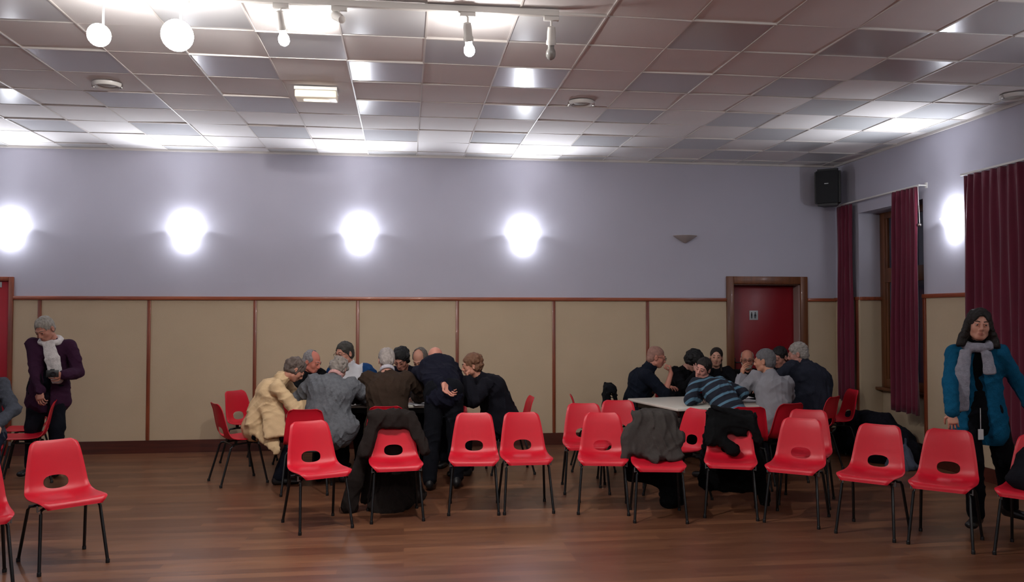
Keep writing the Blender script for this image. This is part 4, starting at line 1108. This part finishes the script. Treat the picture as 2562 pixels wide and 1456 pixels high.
cw = empty('compact_camera', tuple(J['lh'] + V3(-0.075, -0.075, 0.02)), radians(20), 'small black camera held against the white scarf of the standing man', 'camera')
bm = bmesh.new(); box(bm, -0.055, 0.055, -0.018, 0.018, -0.035, 0.035, bev=0.006); box(bm, -0.02, 0.02, -0.016, 0.012, 0.033, 0.046, bev=0.004)
bm_obj('camera_body', bm, m_dark, cw, smooth=True)
bm = bmesh.new(); lathe(bm, [(0.026, 0.0), (0.026, 0.03), (0.022, 0.038), (0.018, 0.038), (0.016, 0.030), (0.002, 0.029)], 20, Matrix.Translation((0.008, -0.016, 0)) @ Matrix.Rotation(radians(90), 4, 'X'))
bm_obj('lens', bm, cm('lens_barrel', '#121216', rough=0.25), cw, smooth=True)
# --- the woman standing at the right
root, J = person('young woman standing in a blue cardigan and grey scarf, one hand on a red chair', (4.44, 5.92, 0.94), (4.375, 5.82, 1.575), -34, head=(8, 2, 4), H=1.70, bulk=0.97, sh_drop=0.02, sex='f', h=0.0058,
    hands={'R': (4.085, 5.74, 0.90), 'L': (4.80, 5.78, 0.90)}, poles={'L': (0.9, 0.5, -0.2), 'R': (-0.9, 0.3, -0.2)}, hdirs={'R': {'d': (-0.05, -0.15, -1), 'n': (0.5, 0.6, 0), 'curl': 0.55}, 'L': {'d': (0.1, 0, -1), 'n': (-0.6, 0.3, 0), 'curl': 0.35}},
    feet={'R': (4.36, 5.86, 0.085), 'L': (4.74, 5.96, 0.085), 'Rd': (-0.75, -0.65, 0), 'Ld': (0.3, -1, 0)}, kpole={'L': (-0.2, -1, 0), 'R': (-0.4, -1, 0)},
    skinc='#b98673', hair=dict(style='long', c='#17110f', vol=0.016), brow='#1d1512', extra=dict(boot=0.26), top=dict(c='#07080d', hem=0.14, name='black_top', t=0.008, collar=0.03, wr=0.002, wr2=0.0), pants='#080a10', seated=False)
jacket(root, J, '#0f4d6c', 0.026, 0.20, 0.085, b=0.98, flare=0.02, name='cardigan')
n0 = J['N'] + J['fwd'] * 0.115; sdv = J['side']
scarf(root, J, '#858590', [[(n0 - sdv * 0.080 - V3(0, 0, 0.06), n0 - sdv * 0.115 - V3(0, 0, 0.24) + J['fwd'] * 0.03, 0.040, 0.054), (n0 - sdv * 0.115 - V3(0, 0, 0.24) + J['fwd'] * 0.03, n0 - sdv * 0.125 - V3(0, 0, 0.50) + J['fwd'] * 0.035, 0.060, 0.062)],
    [(n0 + sdv * 0.060 - V3(0, 0, 0.07), n0 + sdv * 0.075 - V3(0, 0, 0.22) + J['fwd'] * 0.02, 0.036, 0.046)]], r=0.033)
bm = bmesh.new(); bg = J['P'] + J['fwd'] * 0.15 - J['side'] * 0.0 - V3(0, 0, 0.16) - J['O']; tube(bm, [tuple(bg + V3(0, 0, 0.16)), tuple(bg)], 0.003); box(bm, bg[0] - 0.022, bg[0] + 0.022, bg[1] - 0.004, bg[1] + 0.004, bg[2] - 0.08, bg[2], bev=0.003)
bm_obj('hanging_badge', bm, m_paper, root)
# --- cut off at the left edge
person('seated person in a grey sleeve and dark jeans cut off by the left edge', (-3.82, 8.12, 0.545), (-3.80, 8.02, 1.20), 20, head=(0, 8, 0), hands={'L': (-3.56, 7.82, 0.68), 'R': (-3.8, 7.75, 0.66)},
    poles={'L': (0.8, 0.4, -0.6)}, hair=dict(style='short', c='#6a5f55'), top=dict(c='#474b54', m=knit('#474b54')), pants='#10172a')

# --- left table
def cream_ext(T_, J):
    T_.con(J['waist'], V3(-1.42, 8.36, 0.58), V3(0.4, 0.8, 0), 0.15, 0.11, 0.17, 0.07, 0.04)
    T_.con(J['P'] + V3(0.08, -0.08, 0.08), V3(-1.20, 8.12, 0.34), V3(1, 0.1, 0.25), 0.16, 0.05, 0.03, 0.02, 0.03)
    T_.con(J['chest'] + V3(0.03, -0.08, -0.1), V3(-1.22, 8.13, 0.50), V3(1, 0.1, 0.2), 0.11, 0.06, 0.10, 0.03, 0.04)
root, J = person('woman in a long cream coat leaning far over the left table', (-1.46, 8.42, 0.55), (-1.06, 8.32, 1.115), 98, head=(12, 42, 0), H=1.64, bulk=0.98, sex='f',
    hands={'R': (-0.84, 8.28, 0.80), 'L': (-0.86, 8.62, 0.80)}, poles={'R': (-0.2, -0.6, -1), 'L': (0, 0.6, -1)}, feet={'R': (-1.20, 8.30, 0.085), 'L': (-1.18, 8.60, 0.085)},
    skinc='#b07a66', hair=dict(style='curly', c='#5d514b', vol=0.010), top=dict(m=cloth('#cdb08a', 0.04), hem=0.10, name='cream_coat', t=0.022, ext=cream_ext, wr=0.008, collar=0.03), pants='#10131e')
person('old man in black with grey side hair and a flushed bald forehead', (-1.10, 9.42, 0.545), (-0.995, 9.20, 1.145), 48, head=(14, 20, 0), bulk=1.03,
    hands={'L': (-0.72, 9.22, 0.80), 'R': (-0.78, 9.06, 0.80)}, skinc='#b9705f', hair=dict(style='balding', c='#7d797a', vol=0.012), brow='#7a746e', top=dict(c='#0b0c10', collar=0.03))
def wb_fm(c, J):
    u = (c - J['N']) @ J['side']; return (np.abs(u) > 0.150).astype(int)
person('man with glasses in a white body-warmer with blue sleeves, facing left', (-0.56, 9.60, 0.55), (-0.665, 9.40, 1.225), -4, head=(-38, 12, 0), H=1.80, bulk=1.08,
    hands={'L': (-0.36, 9.22, 0.80), 'R': (-0.66, 9.18, 0.80)}, skinc='#b5806c', hair=dict(style='short', c='#37342f', vol=0.014), glasses=True,
    top=dict(m=[cloth('#bfbfc4', 0.03), cloth('#173a66', 0.04)], fm=wb_fm, name='padded_jacket', t=0.030, collar=0.035))
def hemk(T_, J):
    T_.con(J['waist'], J['P'] - J['up'] * 0.01 + J['side'] * -0.07, J['side'], 0.20, 0.15, 0.25, 0.17, 0.04)
root, J = person('broad woman in a grey marled jumper seen from behind at the left table', (-0.74, 8.02, 0.56), (-0.635, 8.27, 1.125), 176, head=(-10, 38, -6), H=1.64, bulk=1.40, sex='f',
    hands={'L': (-0.92, 8.50, 0.80), 'R': (-0.42, 8.48, 0.80)}, poles={'L': (-1, -0.2, -0.5), 'R': (1, -0.2, -0.5)}, skinc='#bd8f82', hair=dict(style='curly', c='#837b74', vol=0.006),
    top=dict(m=knit('#5f6166'), hem=0.09, name='knitted_jumper', t=0.032, ext=hemk, wr=0.008), pants='#0b0c12')
collar_ring(root, J, '#b48a86')
root, J = person('man in a dark brown jumper and pale collar seen from behind at the left table', (-0.16, 8.18, 0.55), (-0.175, 8.36, 1.195), 181, head=(4, 26, 0), bulk=1.26,
    hands={'L': (-0.38, 8.62, 0.80), 'R': (0.12, 8.58, 0.80)}, poles={'L': (-1, -0.3, -0.6), 'R': (1, -0.3, -0.5)}, skinc='#b58474', hair=dict(style='short', c='#9a918c', vol=0.014),
    top=dict(m=cloth('#33271f'), hem=0.07, t=0.028, name='jumper'), pants='#0d0e14')
collar_ring(root, J, '#b4b0b8')
person('black-haired person half hidden behind the brown jumper', (0.02, 9.56, 0.55), (-0.035, 9.22, 1.165), -6, head=(-12, 34, 0), hands={'L': (0.18, 9.12, 0.80), 'R': (-0.18, 9.10, 0.80)},
    skinc='#9c6a5a', hair=dict(style='curly', c='#0c0b0d', vol=0.014), brow='#0e0c0c', top=dict(c='#0b0e1c'))
root, J = person('bald man in dark clothes standing bent over the left table, hand behind his back', (0.38, 7.92, 0.94), (0.315, 8.50, 1.20), 176, head=(0, 28, 0), H=1.74, bulk=1.02,
    hands={'L': (0.40, 7.745, 0.985), 'R': (0.42, 8.56, 0.80)}, poles={'L': (-1.0, -0.7, 0.2), 'R': (0.6, -0.2, -0.7)}, hdirs={'L': {'d': (0.62, -0.1, -0.75), 'n': (0.1, -0.2, 0.1), 'curl': 0.5}},
    feet={'L': (0.24, 7.86, 0.085), 'R': (0.50, 7.92, 0.085)}, kpole={'L': (0, 1, 0), 'R': (0, 1, 0)}, skinc='#c08472', hair=None, top=dict(m=cloth('#10111f'), hem=0.05, t=0.03, name='jacket', sleeve=0.8), pants='#090b12', seated=False)
wd = nz(J['lh'] - J['EL']); M_ = Matrix.Translation(tuple(J['lh'] - J['O'] - wd * 0.012)) @ frame_to(wd)
bm = bmesh.new(); lathe(bm, [(0.031, -0.008), (0.034, -0.008), (0.034, 0.008), (0.031, 0.008), (0.031, -0.008)], 24, M_); lathe(bm, [(0.001, 0.030), (0.016, 0.030), (0.017, 0.037), (0.001, 0.039)], 20, M_ @ Matrix.Rotation(radians(90), 4, 'X'))
bm_obj('wristwatch', bm, m_chrome, root, smooth=True)
person('grey-haired man across the left table, mostly hidden by the bending man', (0.48, 9.50, 0.55), (0.175, 9.16, 1.165), -22, head=(-5, 36, 0), hands={'L': (0.42, 9.10, 0.80), 'R': (0.12, 9.06, 0.80)},
    skinc='#a87966', hair=dict(style='balding', c='#57504a', vol=0.013), top=dict(c='#14141c'))
def coat_hem(T_, J):
    T_.con(J['waist'], J['P'] - J['up'] * 0.04, J['side'], 0.19, 0.15, 0.22, 0.19, 0.06)
person('curly-haired woman in a black coat leaning on the table end, fist at her chin', (1.02, 8.62, 0.56), (0.69, 8.52, 1.13), -88, head=(0, 10, 0), H=1.64, bulk=1.24, sex='f',
    hands={'L': (0.64, 8.30, 1.00), 'R': (0.44, 8.72, 0.80)}, poles={'L': (0.4, -0.4, -1), 'R': (0, 0.5, -1)}, hdirs={'L': {'d': (-0.25, 0.1, 0.9), 'n': (0.9, 0.1, 0.2), 'curl': 1.3, 'thumb': 0.9}},
    skinc='#b77f6a', hair=dict(style='curly', c='#6d4c38', vol=0.016), top=dict(m=cloth('#111119'), hem=0.11, t=0.032, name='coat', ext=coat_hem, collar=0.02), pants='#0a0a10', feet={'L': (0.62, 8.50, 0.085), 'R': (0.66, 8.72, 0.085)})

# --- right table
person('bald man with glasses in a navy zip top, chin on his fist', (2.64, 9.28, 0.55), (2.865, 9.18, 1.17), 72, head=(10, 14, 0), H=1.76, bulk=1.12,
    hands={'R': (2.985, 9.02, 0.99), 'L': (3.0, 9.30, 0.80)}, poles={'R': (0.2, -0.3, -1), 'L': (0, 0.5, -1)}, hdirs={'R': {'d': (-0.1, 0.1, 1), 'n': (-0.8, 0.3, 0), 'curl': 1.35, 'thumb': 0.9}},
    skinc='#a9705f', hair=dict(style='short', c='#8f6a5e', vol=0.003, n=0.001), glasses=True, top=dict(m=cloth('#0c121e'), t=0.026, sleeve=0.12, name='zip_top', collar=0.05), pants='#0b0d14')
person('person with bushy black hair bowed over the right table', (3.32, 9.70, 0.55), (3.44, 9.52, 1.10), 18, head=(16, 40, 0), H=1.68,
    hands={'R': (3.38, 9.28, 0.97), 'L': (3.60, 9.20, 0.80)}, poles={'R': (-0.2, -0.3, -1)}, hdirs={'R': {'d': (0.1, 0.15, 1), 'n': (0.3, 1, 0), 'curl': 0.6}}, skinc='#a87a6c', hair=dict(style='curly', c='#0b0a0c', vol=0.034), brow='#0e0c0c', top=dict(c='#08090d'), pants='#0b0d14')
person('woman with dark pulled-back hair looking towards the viewer', (3.86, 9.90, 0.55), (3.80, 9.74, 1.135), -8, head=(-14, 2, 4), H=1.66, sex='f', bulk=0.95,
    hands={'L': (3.98, 9.40, 0.74), 'R': (3.74, 9.40, 0.74)}, skinc='#b98a76', hair=dict(style='tied', c='#1b1411', vol=0.008, tail=1), brow='#2a1d18', top=dict(c='#0c0d12'))
Pb = V3(3.26, 7.70, 0.52)
_ax = nz(V3(-0.22, 0.36, 0.52))
person('boy in a navy jumper with pale blue stripes sprawled on the right table', tuple(Pb), (3.045, 8.17, 1.105), 200, head=(112, 12, 20), H=1.56, bulk=1.0,
    hands={'L': (2.98, 8.12, 0.80), 'R': (3.46, 8.36, 0.84)}, poles={'L': (-0.7, -0.8, -0.4), 'R': (1, 0.2, -0.5)}, skinc='#bd8578', hair=dict(style='short', c='#1a1413', vol=0.014), brow='#2a1d18',
    top=dict(m=stripe_mat(_ax, 0.12, '#0d1424', '#4d7186', 0.088, 0.30), hem=0.06, t=0.024, name='striped_jumper', wr=0.005), pants='#10131c')
person('bald man with a grey beard and glasses in black, before the red door', (4.30, 9.98, 0.55), (4.225, 9.80, 1.10), -18, head=(-4, 6, 0), H=1.74, bulk=1.06,
    hands={'R': (4.02, 9.46, 0.80), 'L': (4.34, 9.46, 0.76)}, skinc='#b47864', hair=dict(style='bald', c='#8e8680', vol=0.004), beard='#9b928a', glasses=True, brow='#7b736c', top=dict(c='#060709', t=0.024))
person('man in a pale grey blazer with cropped grey hair, cheek on his hand', (3.69, 7.94, 0.555), (3.725, 8.20, 1.175), 188, head=(38, 6, 0), H=1.76, bulk=1.05,
    hands={'L': (3.57, 8.42, 0.99), 'R': (3.92, 8.56, 0.80)}, poles={'L': (-0.6, -0.2, -1), 'R': (0.9, -0.3, -0.5)}, hdirs={'L': {'d': (0.05, -0.1, 1), 'n': (0.9, 0, 0), 'curl': 0.5}},
    skinc='#b58068', hair=dict(style='short', c='#5e5d60', vol=0.009), top=dict(m=cloth('#85848a', 0.03), hem=0.10, t=0.026, name='blazer', collar=0.02), pants='#2a2c36')
person('dark-haired man in profile beside the big man in the dark jacket', (4.70, 9.50, 0.55), (4.42, 9.32, 1.15), -62, head=(0, 20, 0), H=1.76,
    hands={'L': (4.16, 9.14, 0.80), 'R': (4.22, 9.36, 0.80)}, skinc='#ab7768', hair=dict(style='short', c='#141214', vol=0.013), brow='#141010', top=dict(c='#090a10', collar=0.02))
person('big grey-haired man in a dark padded jacket, seen from behind on the right', (4.42, 8.52, 0.57), (4.40, 8.82, 1.215), 204, head=(30, 14, 0), H=1.82, bulk=1.38,
    hands={'L': (4.08, 8.98, 0.80), 'R': (4.52, 9.10, 0.80)}, poles={'L': (-1, -0.3, -0.5), 'R': (1, 0.3, -0.6)}, skinc='#a9776a', hair=dict(style='short', c='#8d8781', vol=0.013),
    top=dict(m=cloth('#1e212c'), hem=0.09, t=0.034, name='padded_jacket', collar=0.045, wr=0.009), pants='#0b0c12')

# ------------------------------------------------------------------ coats, bags
def drape(cx, cy, deg, fn, color, label, name='draped_coat', lo=(-0.55, -0.45, -0.02), hi=(0.55, 0.6, 0.95), kn=False, wr=0.012, cat='coat'):
    B = Sdf(lo, hi, 0.009); fn(B); B.noise(wr, 22, int(abs(cx) * 100)); B.noise(0.004, 60, 5); B.folds(0.011, 34, int(abs(cy) * 10), 0.4, 3, (1.6, 1, 0.5))
    o = B.mesh(name, knit(color) if kn else cloth(color), None, (0, 0, 0)); o.location = (cx, cy, 0); o.rotation_euler = (0, 0, radians(deg))
    return tag(o, label, cat)
ex = V3(1, 0, 0)
def f1(B):
    B.cap((-0.15, 0.245, 0.80), (0.15, 0.245, 0.80), 0.035, 0.035, 0.03)
    B.con((0, 0.205, 0.79), (0, 0.19, 0.715), ex, 0.185, 0.028, 0.18, 0.022, 0.03)
    B.con((-0.15, 0.20, 0.76), (-0.245, 0.12, 0.50), ex, 0.055, 0.035, 0.045, 0.035, 0.04); B.con((0.15, 0.20, 0.76), (0.265, 0.08, 0.50), ex, 0.06, 0.035, 0.035, 0.03, 0.04)
    B.con((0, 0.285, 0.80), (0, 0.31, 0.08), ex, 0.19, 0.035, 0.27, 0.05, 0.04)
    B.con((-0.24, 0.20, 0.52), (-0.36, 0.22, 0.05), ex, 0.05, 0.06, 0.07, 0.06, 0.05); B.con((0, 0.30, 0.12), (0.08, 0.20, 0.04), ex, 0.25, 0.08, 0.22, 0.05, 0.06)
drape(-0.07, 6.88, 6, f1, '#1e1816', 'long brown-black coat draped over a front-row chair down to the floor')
def f2(B):
    B.cap((-0.14, 0.24, 0.80), (0.14, 0.24, 0.80), 0.038, 0.038, 0.03)
    B.con((0, 0.19, 0.79), (-0.02, 0.13, 0.50), ex, 0.19, 0.040, 0.225, 0.045, 0.05); B.con((0.10, 0.14, 0.60), (0.16, 0.06, 0.475), ex, 0.10, 0.04, 0.075, 0.03, 0.05)
    B.con((0, 0.285, 0.80), (0, 0.30, 0.42), ex, 0.19, 0.035, 0.22, 0.04, 0.04); B.con((-0.2, 0.2, 0.7), (-0.25, 0.16, 0.46), ex, 0.04, 0.05, 0.04, 0.05, 0.04)
    B.con((-0.02, 0.16, 0.49), (-0.02, 0.02, 0.462), ex, 0.12, 0.05, 0.03, 0.02, 0.04)
drape(2.06, 6.58, -11, f2, '#3a3634', 'grey jacket covering the whole back of a front-row chair', wr=0.016)
def f3(B):
    B.con((0, 0.30, 0.42), (0, 0.31, 0.24), ex, 0.24, 0.04, 0.22, 0.04, 0.04); B.con((0.13, 0.31, 0.30), (0.16, 0.30, 0.06), ex, 0.10, 0.05, 0.09, 0.06, 0.05)
drape(2.06, 6.60, -11, f3, '#060709', 'black garment trailing to the floor behind the grey-draped chair', lo=(-0.4, 0.1, -0.02), hi=(0.45, 0.5, 0.6))
def f4(B):
    B.cap((-0.16, 0.25, 0.80), (0.16, 0.25, 0.80), 0.038, 0.038, 0.03)
    B.con((0, 0.20, 0.79), (-0.03, 0.18, 0.68), ex, 0.19, 0.03, 0.17, 0.03, 0.03); B.con((-0.10, 0.17, 0.70), (-0.16, 0.12, 0.56), ex, 0.10, 0.035, 0.05, 0.03, 0.04)
    B.cap((-0.12, 0.15, 0.62), (0.03, 0.10, 0.50), 0.045, 0.040, 0.03); B.con((0.17, 0.2, 0.76), (0.23, 0.16, 0.60), ex, 0.04, 0.04, 0.03, 0.03, 0.04)
    B.con((0, 0.29, 0.80), (0, 0.32, 0.16), ex, 0.20, 0.035, 0.28, 0.05, 0.04); B.con((0.20, 0.32, 0.4), (0.29, 0.30, 0.06), ex, 0.08, 0.05, 0.05, 0.04, 0.05)
drape(2.70, 6.62, -22, f4, '#060709', 'black coat slung over a front-row chair before the striped boy')
def f5(B):
    B.con((0.0, 0.15, 0.60), (0.0, 0.0, 0.50), ex, 0.16, 0.10, 0.18, 0.09, 0.06); B.con((0.06, 0.24, 0.80), (0.08, 0.24, 0.45), ex, 0.14, 0.06, 0.2, 0.08, 0.05); B.con((0.1, 0.30, 0.7), (0.12, 0.34, 0.2), ex, 0.18, 0.06, 0.2, 0.08, 0.06)
drape(4.33, 5.22, -52, f5, '#0a0b12', 'black coat bundled on the chair at the right edge')
def f6(B):
    B.cap((-0.16, 0.25, 0.81), (0.16, 0.25, 0.81), 0.035, 0.035, 0.03); B.con((0, 0.29, 0.81), (0, 0.31, 0.40), ex, 0.20, 0.03, 0.24, 0.05, 0.04); B.con((0, 0.21, 0.79), (0, 0.2, 0.7), ex, 0.19, 0.03, 0.18, 0.02, 0.03)
drape(2.62, 9.32, 78, f6, '#0b0c11', 'black jacket hanging on the back of the chair of the bald man in navy')
def f7(B):
    r_ = np.random.default_rng(4)
    for (x, y, z, r) in ((0, 0, 0.36, 0.20), (-0.16, 0.30, 0.38, 0.17), (0.08, -0.22, 0.22, 0.20), (-0.05, 0.15, 0.42, 0.15), (0.1, 0.1, 0.2, 0.26), (-0.05, -0.1, 0.15, 0.26), (-0.12, 0.35, 0.18, 0.22), (0.05, -0.36, 0.10, 0.17)):
        B.ell((x, y, z), (r * 0.95, r * 1.15, r * 0.8), None, 0.06)
    B.plane_cut((0, 0, 0.0), (0, 0, -1))
drape(5.40, 8.86, 0, f7, '#0c0d16', 'heap of dark coats piled on the floor under the window', name='coat_heap', lo=(-0.45, -0.7, -0.03), hi=(0.45, 0.7, 0.75), wr=0.03, cat='pile of coats')
def f8(B):
    B.con((0, 0, 0.04), (0, 0.02, 0.20), ex, 0.15, 0.11, 0.10, 0.06, 0.05); B.cap((-0.05, 0, 0.24), (-0.03, 0, 0.33), 0.018, 0.02, 0.03); B.cap((0.05, 0.02, 0.22), (0.04, 0, 0.32), 0.02, 0.015, 0.03); B.plane_cut((0, 0, 0), (0, 0, -1))
drape(5.28, 8.26, -20, f8, '#4b5262', 'small grey-blue bag on the floor beside the heap of dark coats', name='carrier_bag', lo=(-0.25, -0.25, -0.02), hi=(0.25, 0.25, 0.42), wr=0.012, cat='bag')
drape(5.30, 9.55, 30, f8, '#6a6f66', 'pale plastic bag on the floor below the corner curtain', name='carrier_bag', lo=(-0.25, -0.25, -0.02), hi=(0.25, 0.25, 0.42), wr=0.012, cat='bag')
